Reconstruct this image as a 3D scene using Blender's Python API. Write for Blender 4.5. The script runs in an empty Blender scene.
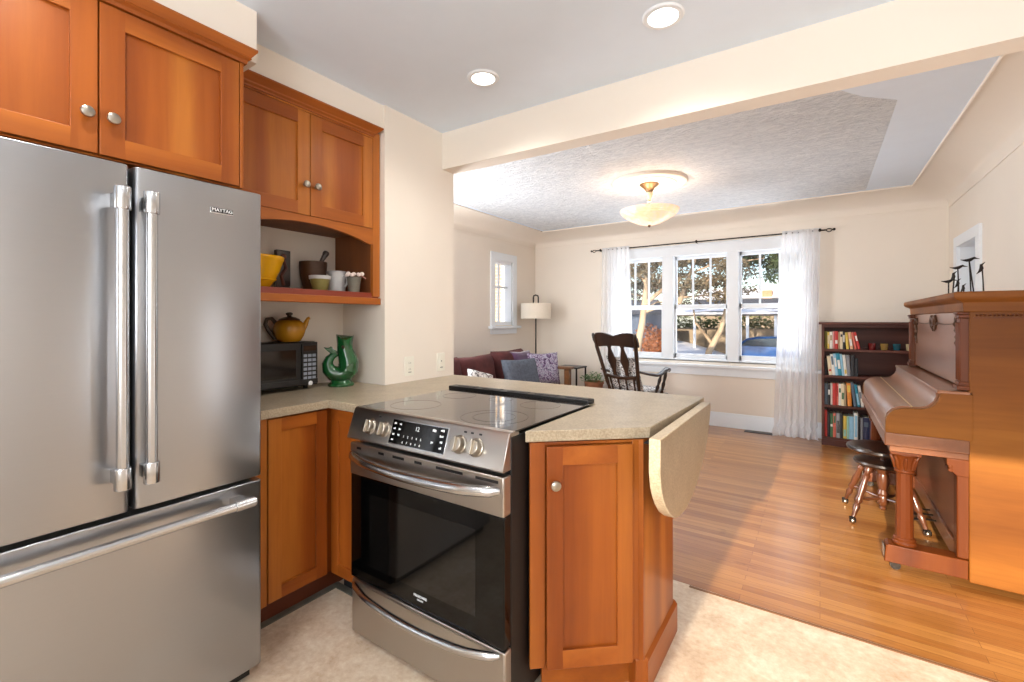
import bpy, bmesh, math, random
from mathutils import Vector, Matrix
R = math.radians
PI = math.pi
C = bpy.context.scene.collection
sc = bpy.context.scene
# ------------------------------------------------------------------ camera, world, sun, lights, exposure
EYE = 1.28
YAW = math.atan(308 / 454.6)
cd = bpy.data.cameras.new('camera')
cd.sensor_width = 36.0
cd.lens = 454.6 / 1024 * 36
cd.shift_y = -21 / 1024
cd.clip_start = 0.02
cd.clip_end = 200
cam = bpy.data.objects.new('camera', cd)
cam.location = (0, 0, EYE)
cam.rotation_euler = (PI / 2, 0, YAW)
C.objects.link(cam)
sc.camera = cam

w = bpy.data.worlds.new('sky')
sc.world = w
w.use_nodes = True
wn = w.node_tree
bg = wn.nodes['Background']
sky = wn.nodes.new('ShaderNodeTexSky')
sky.sky_type = 'NISHITA'
sky.sun_disc = False
sky.sun_elevation = R(30)
sky.sun_rotation = R(180)
sky.air_density = 1.0
sky.dust_density = 1.0
wn.links.new(sky.outputs[0], bg.inputs[0])
bg.inputs[1].default_value = 0.17

def lamp(name, kind, loc, energy, color=(1, 1, 1), direction=None, size=None, size_y=None, **kw):
    d = bpy.data.lights.new(name, kind)
    d.energy = energy
    d.color = color
    if kind == 'AREA':
        d.shape = 'RECTANGLE'
        d.size = size
        d.size_y = size_y or size
    for k, v in kw.items():
        setattr(d, k, v)
    o = bpy.data.objects.new(name, d)
    o.location = loc
    if direction:
        o.rotation_euler = Vector(direction).to_track_quat('-Z', 'Y').to_euler()
    C.objects.link(o)
    return o

lamp('sun', 'SUN', (0, -8, 6), 5.8, (1.0, 0.86, 0.68), (0.04, 1.0, -0.30), angle=R(0.6))
# lamps standing in for daylight at the windows; two windows are invented
lamp('back_window_daylight', 'AREA', (0.15, -2.12, 1.55), 62, (0.93, 0.965, 1.0), (0, 1, 0.45), 1.5, 1.15)
lamp('added_side_light', 'AREA', (1.0, 2.02, 1.0), 2.2, (0.97, 0.98, 1.0), (-1, 0, 0), 0.16, 0.9)  # added lamp at an invented opening, puts a streak on the refrigerator
lamp('added_living_light', 'AREA', (-3.56, 2.95, 1.5), 52, (0.93, 0.965, 1.0), (1, 0.25, 0.08), 0.8, 1.3)  # added lamp at an invented opening, brightens the living room
lamp('front_window_daylight', 'AREA', (-1.25, 7.0, 3.1), 80, (0.90, 0.955, 1.0), (0, -1, -0.8), 2.4, 0.9)
lamp('snow_bounce_daylight', 'AREA', (-1.25, 7.1, 0.1), 95, (0.93, 0.965, 1.0), (0, -1, 0.85), 2.8, 0.9)

vs = sc.view_settings
vs.view_transform = 'Standard'
vs.look = 'None'
vs.gamma = 1.0
vs.use_curve_mapping = False
vs.exposure = 0.42

# ------------------------------------------------------------------ mesh helpers
class MB:
    def __init__(self, M=None):
        self.bm = bmesh.new()
        self.M = M or Matrix.Identity(4)
        self.mi = 0
    def v(self, p):
        return self.bm.verts.new(self.M @ Vector(p))
    def f(self, vs):
        try:
            fc = self.bm.faces.new(vs)
            fc.material_index = self.mi
            return fc
        except ValueError:
            return None
    def box(self, x0, y0, z0, x1, y1, z1):
        p = [self.v(c) for c in ((x0, y0, z0), (x1, y0, z0), (x1, y1, z0), (x0, y1, z0),
                                 (x0, y0, z1), (x1, y0, z1), (x1, y1, z1), (x0, y1, z1))]
        for q in ((0, 3, 2, 1), (4, 5, 6, 7), (0, 1, 5, 4), (1, 2, 6, 5), (2, 3, 7, 6), (3, 0, 4, 7)):
            self.f([p[i] for i in q])
        return self
    def prism(self, pts, axis, a0, a1):
        def mk(a):
            out = []
            for u, t in pts:
                out.append(self.v({'x': (a, u, t), 'y': (u, a, t), 'z': (u, t, a)}[axis]))
            return out
        A, B = mk(a0), mk(a1)
        self.f(A); self.f(B[::-1])
        n = len(pts)
        for i in range(n):
            j = (i + 1) % n
            self.f([A[i], B[i], B[j], A[j]])
        return self
    def loft(self, loops, closed=True, cap0=True, cap1=True):
        L = [[self.v(p) for p in lp] for lp in loops]
        n = len(L[0])
        for a, b in zip(L, L[1:]):
            for i in range(n if closed else n - 1):
                j = (i + 1) % n
                self.f([a[i], a[j], b[j], b[i]])
        if closed and cap0: self.f(L[0][::-1])
        if closed and cap1: self.f(L[-1])
        return self
    def lathe(self, prof, c=(0, 0, 0), n=28, sx=1.0, sy=1.0):
        loops = []
        rings = []
        for r, z in prof:
            if r < 1e-5:
                rings.append([self.v((c[0], c[1], c[2] + z))])
            else:
                rings.append([self.v((c[0] + sx * r * math.cos(2 * PI * k / n), c[1] + sy * r * math.sin(2 * PI * k / n), c[2] + z)) for k in range(n)])
        for a, b in zip(rings, rings[1:]):
            for i in range(n):
                j = (i + 1) % n
                if len(a) == 1 and len(b) == 1: continue
                if len(a) == 1: self.f([a[0], b[i], b[j]])
                elif len(b) == 1: self.f([a[i], a[j], b[0]])
                else: self.f([a[i], a[j], b[j], b[i]])
        if len(rings[0]) > 1 and prof[0] != prof[-1]: self.f(rings[0][::-1])
        if len(rings[-1]) > 1 and prof[0] != prof[-1]: self.f(rings[-1])
        return self
    def tube(self, pts, r, n=10, closed=False, flat=None):
        P = [Vector(p) for p in pts]
        m = len(P)
        rr = r if isinstance(r, (list, tuple)) else [r] * m
        loops = []
        prev = None
        for i in range(m):
            if closed: t = P[(i + 1) % m] - P[i - 1]
            else: t = P[min(i + 1, m - 1)] - P[max(i - 1, 0)]
            t.normalize()
            if prev is None:
                up = Vector((0, 0, 1)) if abs(t.z) < 0.9 else Vector((1, 0, 0))
                a = t.cross(up).normalized()
            else:
                a = (prev - t * prev.dot(t)).normalized()
            prev = a
            b = t.cross(a)
            fy = flat if flat else 1.0
            loops.append([P[i] + (a * math.cos(2 * PI * k / n) + b * math.sin(2 * PI * k / n) * fy) * rr[i] for k in range(n)])
        if closed: loops.append(loops[0])
        return self.loft(loops, True, not closed, not closed)
    def cyl(self, p0, p1, r0, r1=None, n=20):
        return self.tube([p0, p1], [r0, r0 if r1 is None else r1], n)
    def turned(self, p0, p1, prof, n=12):
        p0, p1 = Vector(p0), Vector(p1)
        return self.tube([p0.lerp(p1, t) for t, _ in prof], [r for _, r in prof], n)
    def ball(self, c, r, n=16):
        rx, ry, rz = r if isinstance(r, (tuple, list)) else (r, r, r)
        m = n // 2
        prof = [(max(0.0, math.sin(PI * k / m)), -math.cos(PI * k / m)) for k in range(m + 1)]
        prof[0] = (0, -1); prof[-1] = (0, 1)
        M0 = self.M
        self.M = M0 @ Matrix.Translation(c) @ Matrix.Diagonal((rx, ry, rz, 1))
        self.lathe(prof, n=n)
        self.M = M0
        return self
    def grid(self, fn, nu, nv):
        V = [[self.v(fn(i / nu, j / nv)) for j in range(nv + 1)] for i in range(nu + 1)]
        for i in range(nu):
            for j in range(nv):
                self.f([V[i][j], V[i + 1][j], V[i + 1][j + 1], V[i][j + 1]])
        return self
    def cushion(self, w, h, t, n=14, pinch=0.12):
        def side(s):
            def fn(u, v):
                a, b = 2 * u - 1, 2 * v - 1
                e = (max(0, 1 - a ** 4) * max(0, 1 - b ** 4)) ** 0.45
                k = 1 - pinch * (1 - max(abs(a), abs(b)) ** 2) * 0 - pinch * 0.6 * ((1 - abs(a)) * abs(b) ** 3 + (1 - abs(b)) * abs(a) ** 3)
                return (a * w / 2 * k, s * t / 2 * e, b * h / 2 * k)
            return fn
        self.grid(side(1), n, n); self.grid(side(-1), n, n)
        bmesh.ops.remove_doubles(self.bm, verts=self.bm.verts[:], dist=1e-5)
        return self
    def build(self, name, mats, parent=None, bevel=0.0, smooth=35, origin=None, sub=0, segs=2, solid=0):
        bm = self.bm
        if parent is not None:
            o0 = Vector((0, 0, 0)); q = parent
            while q is not None:
                if q.name not in LOCAL: o0 += q.location
                q = q.parent
        else:
            o0 = Vector(origin) if origin is not None else Vector((0, 0, 0))
        if o0.length > 0: bmesh.ops.translate(bm, vec=-o0, verts=bm.verts[:])
        bmesh.ops.recalc_face_normals(bm, faces=bm.faces[:])
        me = bpy.data.meshes.new(name)
        bm.to_mesh(me); bm.free()
        for m in (mats if isinstance(mats, (list, tuple)) else [mats]): me.materials.append(m)
        o = bpy.data.objects.new(name, me)
        C.objects.link(o)
        if parent is not None: o.parent = parent
        elif origin is not None: o.location = origin
        if smooth:
            for p in me.polygons: p.use_smooth = True
            me.set_sharp_from_angle(angle=R(smooth))
        if solid:
            md = o.modifiers.new('thickness', 'SOLIDIFY'); md.thickness = solid; md.offset = 0
        if bevel:
            md = o.modifiers.new('bevel', 'BEVEL'); md.width = bevel; md.segments = segs; md.limit_method = 'ANGLE'; md.angle_limit = R(40)
        if sub:
            md = o.modifiers.new('subdivision', 'SUBSURF'); md.levels = sub; md.render_levels = sub
        return o

LOCAL = set()
def thing(name, label, cat, loc=(0, 0, 0), rotz=0, group=None, local=False):
    o = bpy.data.objects.new(name, None)
    if local: LOCAL.add(o.name)
    C.objects.link(o)
    o.location = loc; o.rotation_euler = (0, 0, rotz)
    o.empty_display_size = 0.1
    o['label'] = label; o['category'] = cat
    if group: o['group'] = group
    return o
def tag(o, label, cat, group=None, kind=None):
    o['label'] = label; o['category'] = cat
    if group: o['group'] = group
    if kind: o['kind'] = kind
    return o
def struct(o):
    o['kind'] = 'structure'
    return o
def dup(root, loc, rotz, label, group=None):
    r = root.copy(); C.objects.link(r); r.location = loc; r.rotation_euler = (0, 0, rotz); r['label'] = label
    if group: r['group'] = group
    for ch in list(root.children):
        c = ch.copy(); C.objects.link(c); c.parent = r
        for g in ch.children:
            d = g.copy(); C.objects.link(d); d.parent = c
    return r
def frame_M(origin, dx):
    dx = Vector(dx).normalized()
    n = dx.cross(Vector((0, 0, 1)))
    M = Matrix.Identity(4)
    M.col[0][:3] = dx; M.col[1][:3] = -n; M.col[2][:3] = (0, 0, 1); M.col[3][:3] = origin
    return M
def lettering(name, s, size, mat, parent, M, depth=0.0006, align='CENTER'):
    cu = bpy.data.curves.new('lettering', 'FONT')
    cu.body = s; cu.size = size; cu.align_x = align; cu.align_y = 'CENTER'; cu.extrude = depth
    ob = bpy.data.objects.new('lettering', cu); C.objects.link(ob)
    dg = bpy.context.evaluated_depsgraph_get()
    me = bpy.data.meshes.new_from_object(ob.evaluated_get(dg))
    C.objects.unlink(ob); bpy.data.objects.remove(ob); bpy.data.curves.remove(cu)
    # text lies in local XY facing +Z: stand it up in the frame (x right, z up, facing -y)
    o0 = Vector((0, 0, 0)); q = parent
    while q is not None:
        o0 += q.location; q = q.parent
    me.transform(Matrix.Translation(-o0) @ M @ Matrix.Rotation(PI / 2, 4, 'X'))
    me.materials.clear(); me.materials.append(mat)
    o = bpy.data.objects.new(name, me); C.objects.link(o); o.parent = parent
    return o

# ------------------------------------------------------------------ materials
def lin(c):
    if isinstance(c, str): c = tuple(int(c[i:i + 2], 16) for i in (0, 2, 4))
    f = lambda x: x / 12.92 if x <= 0.04045 else ((x + 0.055) / 1.055) ** 2.4
    return tuple(f(x / 255) for x in c) + (1.0,)
class N:
    def __init__(self, name):
        self.m = bpy.data.materials.new(name); self.m.use_nodes = True
        self.t = self.m.node_tree; self.b = self.t.nodes['Principled BSDF']; self.o = self.t.nodes['Material Output']
        self._c = None
    def n(self, kind, **kw):
        x = self.t.nodes.new('ShaderNode' + kind)
        for k, v in kw.items():
            if k in x.inputs: x.inputs[k].default_value = v
            else: setattr(x, k, v)
        return x
    def l(self, a, b): self.t.links.new(a, b)
    def coord(self, scale=(1, 1, 1), rot=(0, 0, 0)):
        if not self._c: self._c = self.n('TexCoord')
        mp = self.n('Mapping'); mp.inputs['Scale'].default_value = scale; mp.inputs['Rotation'].default_value = rot
        self.l(self._c.outputs['Object'], mp.inputs[0]); return mp.outputs[0]
    def noise(self, scale, vec, detail=3, rough=0.5, dist=0.0):
        x = self.n('TexNoise'); x.inputs['Scale'].default_value = scale; x.inputs['Detail'].default_value = detail
        x.inputs['Roughness'].default_value = rough; x.inputs['Distortion'].default_value = dist
        self.l(vec, x.inputs['Vector']); return x.outputs['Fac']
    def ramp(self, fac, stops):
        x = self.n('ValToRGB'); e = x.color_ramp.elements
        while len(e) < len(stops): e.new(0.5)
        for k, (p, c) in enumerate(stops): e[k].position = p; e[k].color = c
        self.l(fac, x.inputs[0]); return x.outputs[0]
    def mix(self, f, a, b, mode='MIX'):
        x = self.n('Mix', data_type='RGBA', blend_type=mode)
        for s, k in ((f, 0), (a, 6), (b, 7)):
            if hasattr(s, 'links'): self.l(s, x.inputs[k])
            else: x.inputs[k].default_value = s
        return x.outputs[2]
    def bump(self, h, strength=0.2, dist=0.01):
        x = self.n('Bump'); x.inputs['Strength'].default_value = strength; x.inputs['Distance'].default_value = dist
        self.l(h, x.inputs['Height']); self.l(x.outputs[0], self.b.inputs['Normal']); return x
    def set(self, **kw):
        for k, v in kw.items():
            s = self.b.inputs[k.replace('_', ' ')]
            if hasattr(v, 'links'): self.l(v, s)
            else: s.default_value = v
        return self
def plain(name, c, rough=0.5, metal=0.0, vary=0.08, scale=8.0, bump=0.0, **kw):
    x = N(name); c = lin(c)
    f = x.noise(scale, x.coord(), 4)
    d = tuple(v * (1 - vary) for v in c[:3]) + (1,); e = tuple(min(1, v * (1 + vary)) for v in c[:3]) + (1,)
    x.set(Base_Color=x.ramp(f, [(0.3, d), (0.7, e)]), Roughness=rough, Metallic=metal, **kw)
    if bump: x.bump(x.noise(scale * 12, x.coord(), 3), bump, 0.003)
    return x.m
def wood(name, dark, mid, light, axis='Z', rough=0.35, coat=0.25, fine=1.0, boards=7.0, spec=0.5):
    x = N(name)
    k = {'X': 0, 'Y': 1, 'Z': 2}[axis]
    s = [46 * fine] * 3; s[k] = 2.2 * fine
    b = [boards] * 3; b[k] = 0.25
    g = x.noise(1.0, x.coord(tuple(s)), 5, 0.6, 0.6)
    bd = x.noise(1.0, x.coord(tuple(b)), 1.0, 0.4)
    st = [5.0] * 3; st[k] = 1.6
    cl = x.noise(1.0, x.coord(tuple(st)), 3, 0.6, 0.8)
    base = x.ramp(bd, [(0.36, lin(dark)), (0.5, lin(mid)), (0.64, lin(light))])
    grain = x.ramp(g, [(0.3, (0.72, 0.66, 0.6, 1)), (0.6, (1, 1, 1, 1))])
    cloud = x.ramp(cl, [(0.3, (0.86, 0.82, 0.8, 1)), (0.7, (1.08, 1.08, 1.06, 1))])
    col = x.mix(0.75, x.mix(1.0, base, cloud, 'MULTIPLY'), grain, 'MULTIPLY')
    x.set(Base_Color=x.mix(0.55, x.mix(1.0, base, cloud, 'MULTIPLY'), col), Roughness=rough, Coat_Weight=coat, Coat_Roughness=0.25)
    x.b.inputs['Specular IOR Level'].default_value = spec
    x.bump(g, 0.04, 0.002)
    return x.m
def steel(name, c, rough=0.28, axis='Y', aniso=0.6):
    x = N(name)
    k = {'X': 0, 'Y': 1, 'Z': 2}[axis]
    s = [420.0] * 3; s[k] = 3.0
    f = x.noise(1.0, x.coord(tuple(s)), 2)
    c = lin(c)
    x.set(Base_Color=x.ramp(f, [(0.3, tuple(v * 0.985 for v in c[:3]) + (1,)), (0.7, c)]), Metallic=1.0)
    rr = x.n('MapRange'); rr.inputs['To Min'].default_value = rough - 0.01; rr.inputs['To Max'].default_value = rough + 0.02
    x.l(f, rr.inputs[0]); x.l(rr.outputs[0], x.b.inputs['Roughness'])
    x.set(Anisotropic=0.5)
    return x.m
def glow(name, c, strength):
    x = N(name); x.set(Base_Color=lin(c), Emission_Color=lin(c), Emission_Strength=strength, Roughness=0.4)
    f = x.noise(30, x.coord(), 2)
    x.l(x.ramp(f, [(0.2, lin(c)), (0.8, tuple(v * 0.97 for v in lin(c)[:3]) + (1,))]), x.b.inputs['Emission Color'])
    return x.m
def pane(name, tint=(1, 1, 1, 1)):
    x = N(name)
    tr = x.n('BsdfTransparent'); tr.inputs[0].default_value = tint
    gl = x.n('BsdfGlossy'); gl.inputs['Roughness'].default_value = 0.02
    lw = x.n('LayerWeight'); lw.inputs[0].default_value = 0.5
    pw = x.n('Math', operation='POWER'); x.l(lw.outputs['Facing'], pw.inputs[0]); pw.inputs[1].default_value = 5.0
    fr = x.n('Math', operation='MULTIPLY_ADD'); x.l(pw.outputs[0], fr.inputs[0]); fr.inputs[1].default_value = 0.9; fr.inputs[2].default_value = 0.03
    mx = x.n('MixShader'); x.l(fr.outputs[0], mx.inputs[0]); x.l(tr.outputs[0], mx.inputs[1]); x.l(gl.outputs[0], mx.inputs[2])
    x.l(mx.outputs[0], x.o.inputs['Surface']); return x.m

M = {}
M['wall'] = plain('cream_wall_paint', (238, 228, 215), 0.7, vary=0.012, scale=3, bump=0.02)
M['white'] = plain('white_gloss_trim_paint', (236, 241, 246), 0.4, vary=0.01)
M['ceil'] = plain('flat_ceiling_paint', (226, 237, 250), 0.8, vary=0.01, bump=0.02)
M['cherry'] = wood('cherry_wood_upright_grain', (138, 67, 18), (162, 86, 26), (186, 112, 42), 'Z', rough=0.4, coat=0.1, spec=0.35)
M['cherry_y'] = wood('cherry_wood_level_grain', (146, 74, 20), (162, 86, 26), (176, 99, 34), 'Y', rough=0.4, coat=0.1, spec=0.35)
M['cherry_x'] = wood('cherry_wood_cross_grain', (146, 74, 20), (162, 86, 26), (176, 99, 34), 'X', rough=0.4, coat=0.1, spec=0.35)
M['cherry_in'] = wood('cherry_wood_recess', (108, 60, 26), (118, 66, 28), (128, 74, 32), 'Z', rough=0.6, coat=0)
M['cherry_shelf'] = wood('red_stained_shelf_wood', (128, 48, 28), (140, 54, 32), (150, 60, 34), 'Y')
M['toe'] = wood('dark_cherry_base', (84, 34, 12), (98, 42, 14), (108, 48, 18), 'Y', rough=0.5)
M['steel'] = steel('brushed_stainless_steel', (168, 169, 172), 0.28, 'Y')
M['steel_x'] = steel('brushed_stainless_steel_level', (182, 177, 172), 0.28, 'X')
M['chrome'] = plain('polished_steel', (196, 197, 199), 0.22, 1.0, vary=0.02)
M['nickel'] = plain('satin_nickel', (170, 162, 150), 0.28, 1.0, vary=0.03)
M['black'] = plain('black_plastic', (16, 16, 17), 0.35, vary=0.05)
M['blackgloss'] = plain('black_glass', (4, 4, 4), 0.05, vary=0.02)
M['blackglass_spec'] = M['blackgloss'].node_tree.nodes['Principled BSDF'].inputs['Specular IOR Level']
M['blackglass_spec'].default_value = 0.3
del M['blackglass_spec']
M['enamel'] = plain('black_enamel', (10, 9, 9), 0.5, vary=0.02)
M['bmetal'] = plain('dark_grey_metal', (60, 60, 62), 0.4, 0.6)
M['iron'] = plain('dark_iron', (44, 38, 34), 0.45, 0.7)
M['marks'] = plain('white_print', (235, 238, 240), 0.5, vary=0.01)
# speckled laminate worktop
x = N('beige_speckled_laminate')
f1 = x.noise(9, x.coord(), 6, 0.65); f2 = x.noise(150, x.coord(), 2)
x.set(Base_Color=x.mix(0.35, x.ramp(f1, [(0.3, lin((160, 143, 118))), (0.7, lin((186, 170, 145)))]), x.ramp(f2, [(0.35, lin((128, 112, 92))), (0.65, lin((198, 184, 160)))])), Roughness=0.3)
M['laminate'] = x.m
# sheet vinyl kitchen floor
x = N('mottled_beige_sheet_vinyl')
f1 = x.noise(7, x.coord(), 8, 0.7, 0.6); f2 = x.noise(38, x.coord(), 6, 0.7)
x.set(Base_Color=x.mix(0.45, x.ramp(f1, [(0.34, lin((184, 154, 124))), (0.5, lin((212, 188, 160))), (0.66, lin((230, 217, 196)))]),
      x.ramp(f2, [(0.3, lin((184, 152, 120))), (0.7, lin((236, 224, 206)))])), Roughness=0.42)
x.bump(f2, 0.03, 0.002)
M['vinyl'] = x.m
# narrow strip oak
x = N('narrow_strip_oak_floor')
br = x.n('TexBrick'); br.offset = 0.37; br.offset_frequency = 2; br.squash = 1.0
for k, v in (('Scale', 1.0), ('Mortar Size', 0.0009), ('Mortar Smooth', 0.3), ('Bias', 0.0), ('Brick Width', 0.83), ('Row Height', 0.048)): br.inputs[k].default_value = v
br.inputs['Color1'].default_value = lin((158, 100, 46)); br.inputs['Color2'].default_value = lin((190, 134, 72)); br.inputs['Mortar'].default_value = lin((112, 66, 32))
x.l(x.coord(), br.inputs['Vector'])
g = x.noise(1.0, x.coord((3, 60, 60)), 5, 0.6, 0.8)
wr = x.noise(1.0, x.coord((1.6, 9, 9)), 6, 0.75, 0.5)
wear = x.ramp(wr, [(0.30, (0.55, 0.42, 0.36, 1)), (0.40, (0.97, 0.95, 0.93, 1)), (0.7, (1.04, 1.03, 1.0, 1))])
col = x.mix(1.0, x.mix(1.0, br.outputs['Color'], x.ramp(g, [(0.3, (0.8, 0.76, 0.7, 1)), (0.65, (1.05, 1.05, 1.05, 1))]), 'MULTIPLY'), wear, 'MULTIPLY')
x.set(Base_Color=col, Roughness=0.30, Coat_Weight=0.6, Coat_Roughness=0.18)
x.bump(g, 0.06, 0.002)
M['oak'] = x.m
# combed plaster ceiling, with stroke shade put into the colour as well
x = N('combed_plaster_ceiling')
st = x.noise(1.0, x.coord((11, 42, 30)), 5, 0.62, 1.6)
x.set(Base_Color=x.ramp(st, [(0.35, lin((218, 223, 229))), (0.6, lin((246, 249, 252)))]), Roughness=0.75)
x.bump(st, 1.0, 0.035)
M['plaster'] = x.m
# sheer curtain cloth
x = N('white_sheer_voile')
tl = x.n('BsdfTranslucent'); tl.inputs[0].default_value = (0.98, 0.98, 0.99, 1)
df = x.n('BsdfDiffuse'); df.inputs[0].default_value = (0.97, 0.97, 0.98, 1)
tr = x.n('BsdfTransparent')
wv = x.noise(1.0, x.coord((300, 300, 260)), 1)
m1 = x.n('MixShader'); m1.inputs[0].default_value = 0.5; x.l(tl.outputs[0], m1.inputs[1]); x.l(df.outputs[0], m1.inputs[2])
m2 = x.n('MixShader'); mr = x.n('MapRange'); mr.inputs['To Min'].default_value = 0.66; mr.inputs['To Max'].default_value = 0.86
x.l(wv, mr.inputs[0]); x.l(mr.outputs[0], m2.inputs[0]); x.l(tr.outputs[0], m2.inputs[1]); x.l(m1.outputs[0], m2.inputs[2])
x.l(m2.outputs[0], x.o.inputs['Surface'])
M['voile'] = x.m
M['glass'] = pane('window_glass')
M['walnut'] = wood('mahogany_piano_side', (108, 62, 20), (128, 76, 26), (146, 92, 34), 'X', rough=0.5, coat=0.0, boards=2.2, spec=0.2)
M['walnut_z'] = wood('mahogany_piano_post', (84, 38, 11), (100, 48, 14), (112, 58, 19), 'Z', rough=0.4, coat=0.05, spec=0.25)
M['walnut_y'] = wood('mahogany_piano_long', (110, 66, 40), (132, 80, 48), (148, 94, 58), 'Y', rough=0.28, coat=0.6, boards=2.5)
M['darkwood'] = wood('dark_stained_wood', (38, 25, 19), (48, 32, 24), (58, 38, 28), 'Z', rough=0.3, coat=0.4)
M['bookwood'] = wood('dark_bookcase_wood', (78, 43, 36), (92, 52, 43), (104, 60, 50), 'X', rough=0.5, coat=0.0, spec=0.3)
M['shadefabric'] = plain('white_linen_shade', (238, 226, 208), 0.8, vary=0.03, scale=60)
M['maroon'] = plain('maroon_upholstery', (84, 38, 38), 0.85, vary=0.2, scale=14, bump=0.2)
M['greycush'] = plain('blue_grey_cloth', (88, 94, 106), 0.9, vary=0.25, scale=40, bump=0.3)
M['armwood'] = wood('oak_sofa_arm', (98, 62, 36), (116, 76, 46), (130, 88, 54), 'X')
x = N('purple_floral_cloth')
nz = x.noise(16, x.coord(), 3, 0.6, 2.2)
x.set(Base_Color=x.ramp(nz, [(0.36, lin((62, 40, 70))), (0.45, lin((126, 100, 136))), (0.52, lin((196, 192, 204))), (0.60, lin((120, 116, 140))), (0.68, lin((60, 44, 70)))]), Roughness=0.9)
M['purplefloral'] = x.m
x = N('black_white_floral_cloth')
nz = x.noise(15, x.coord(), 3, 0.6, 2.4)
x.set(Base_Color=x.ramp(nz, [(0.38, lin((26, 24, 26))), (0.45, lin((226, 224, 222))), (0.53, lin((236, 234, 232))), (0.57, lin((40, 36, 38))), (0.66, lin((150, 146, 146))), (0.72, lin((30, 28, 30)))]), Roughness=0.9)
M['bwfloral'] = x.m
M['purple'] = plain('plum_velvet', (82, 44, 84), 0.7, vary=0.25, scale=12, Sheen_Weight=0.6)
M['leaf'] = plain('green_leaf', (70, 104, 48), 0.5, vary=0.4, scale=30)
M['terracotta'] = plain('clay_pot', (150, 96, 66), 0.8)
M['yellow'] = plain('yellow_glaze', (226, 166, 16), 0.22, vary=0.06)
M['mustard'] = plain('mustard_glaze', (176, 122, 24), 0.25, vary=0.2, scale=10)
M['browngl'] = plain('dark_brown_glaze', (66, 44, 24), 0.3, vary=0.2)
M['greenglaze'] = plain('deep_green_glaze', (20, 84, 40), 0.12, vary=0.3, scale=14, Coat_Weight=0.6)
M['greenpot'] = plain('sage_stoneware', (140, 132, 74), 0.5, vary=0.15, scale=20)
M['whitegl'] = plain('pale_grey_stoneware', (196, 196, 196), 0.45, vary=0.06, scale=20)
M['zinc'] = plain('weathered_zinc', (120, 116, 104), 0.6, 0.3, vary=0.15, scale=25)
M['mortarwood'] = wood('dark_turned_wood', (60, 36, 20), (76, 46, 24), (88, 56, 30), 'Z', rough=0.5, coat=0)
M['cotton'] = plain('cotton_boll', (240, 222, 214), 0.9, vary=0.08, scale=60)
M['twig'] = plain('pinkish_twig', (178, 128, 116), 0.8)
M['ivory'] = plain('ivory_outlet_plastic', (240, 236, 222), 0.4, vary=0.01)
M['slot'] = plain('outlet_slot_dark', (40, 38, 36), 0.6)
M['snow'] = plain('snow', (244, 244, 248), 0.7, vary=0.03, scale=1.5, bump=0.15)
M['bark'] = wood('pale_bark', (130, 112, 92), (160, 140, 116), (182, 164, 140), 'Z', rough=0.9, coat=0)
M['needles'] = plain('olive_spruce_needles', (104, 94, 74), 0.8, vary=0.5, scale=6)
M['needlesg'] = plain('green_spruce_needles', (70, 84, 58), 0.8, vary=0.5, scale=6)
M['hedge'] = plain('winter_hedge', (112, 118, 72), 0.9, vary=0.35, scale=5)
M['orangeleaf'] = plain('orange_autumn_leaf', (150, 92, 58), 0.8, vary=0.3, scale=7)
M['stucco'] = plain('tan_stucco', (150, 134, 114), 0.9, vary=0.08, scale=12)
M['slatewall'] = plain('blue_grey_siding', (74, 88, 110), 0.8, vary=0.1)
M['darkroof'] = plain('dark_shingles', (74, 78, 88), 0.9, vary=0.2, scale=12)
M['carblue'] = plain('metallic_blue_car_paint', (34, 76, 132), 0.25, 0.4, vary=0.05, Coat_Weight=0.8)
M['carglass'] = plain('tinted_car_glass', (36, 52, 66), 0.08, vary=0.05)
M['rubber'] = plain('black_rubber', (22, 22, 22), 0.8)
x = N('tan_brick_wall')
br = x.n('TexBrick'); br.inputs['Scale'].default_value = 1.0
for k, v in (('Mortar Size', 0.012), ('Brick Width', 0.3), ('Row Height', 0.1)): br.inputs[k].default_value = v
br.inputs['Color1'].default_value = lin((176, 146, 116)); br.inputs['Color2'].default_value = lin((206, 180, 150)); br.inputs['Mortar'].default_value = lin((226, 216, 204))
x.l(x.coord(rot=(PI / 2, 0, 0)), br.inputs['Vector']); x.set(Base_Color=br.outputs['Color'], Roughness=0.9)
M['brick'] = x.m

# ------------------------------------------------------------------ the setting
FW = 5.945      # far wall
XR = 1.022      # right wall
XL = -3.60      # left living room wall
XK = -2.41      # kitchen wall behind the cabinets
YB = -2.2       # wall behind the camera
YS = 2.30       # seam between kitchen and living room
ZK = 2.49       # kitchen ceiling
ZC = 2.55       # living room ceiling
ZR = 2.365      # foot of the cove
def wall_with_holes(name, mat, axis, a0, a1, u0, u1, z1, holes, z0=-0.05):
    """axis 'y': wall slab between y=a0..a1, u runs on x; axis 'x': slab between x=a0..a1, u runs on y."""
    b = MB()
    def bx(ua, ub, za, zb):
        if ub - ua < 1e-4 or zb - za < 1e-4: return
        if axis == 'y': b.box(ua, a0, za, ub, a1, zb)
        else: b.box(a0, ua, za, a1, ub, zb)
    cur = u0
    for (h0, h1, hz0, hz1) in sorted(holes):
        bx(cur, h0, z0, z1); bx(h0, h1, z0, hz0); bx(h0, h1, hz1, z1); cur = h1
    bx(cur, u1, z0, z1)
    return struct(b.build(name, mat, smooth=0))
struct(MB().box(-2.6, YB - 0.15, -0.06, XR + 0.15, YS, 0.0).build('floor', M['vinyl'], smooth=0))
struct(MB().box(XL - 0.15, YS, -0.06, XR + 0.6, FW + 0.15, 0.0).build('floor.001', M['oak'], smooth=0))
M['armseam'] = plain('brown_seam_strip', (128, 88, 56), 0.5)
struct(MB().box(-0.52, YS - 0.022, 0.0, XR, YS - 0.006, 0.003).build('trim_1', M['armseam'], bevel=0.001))
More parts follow.
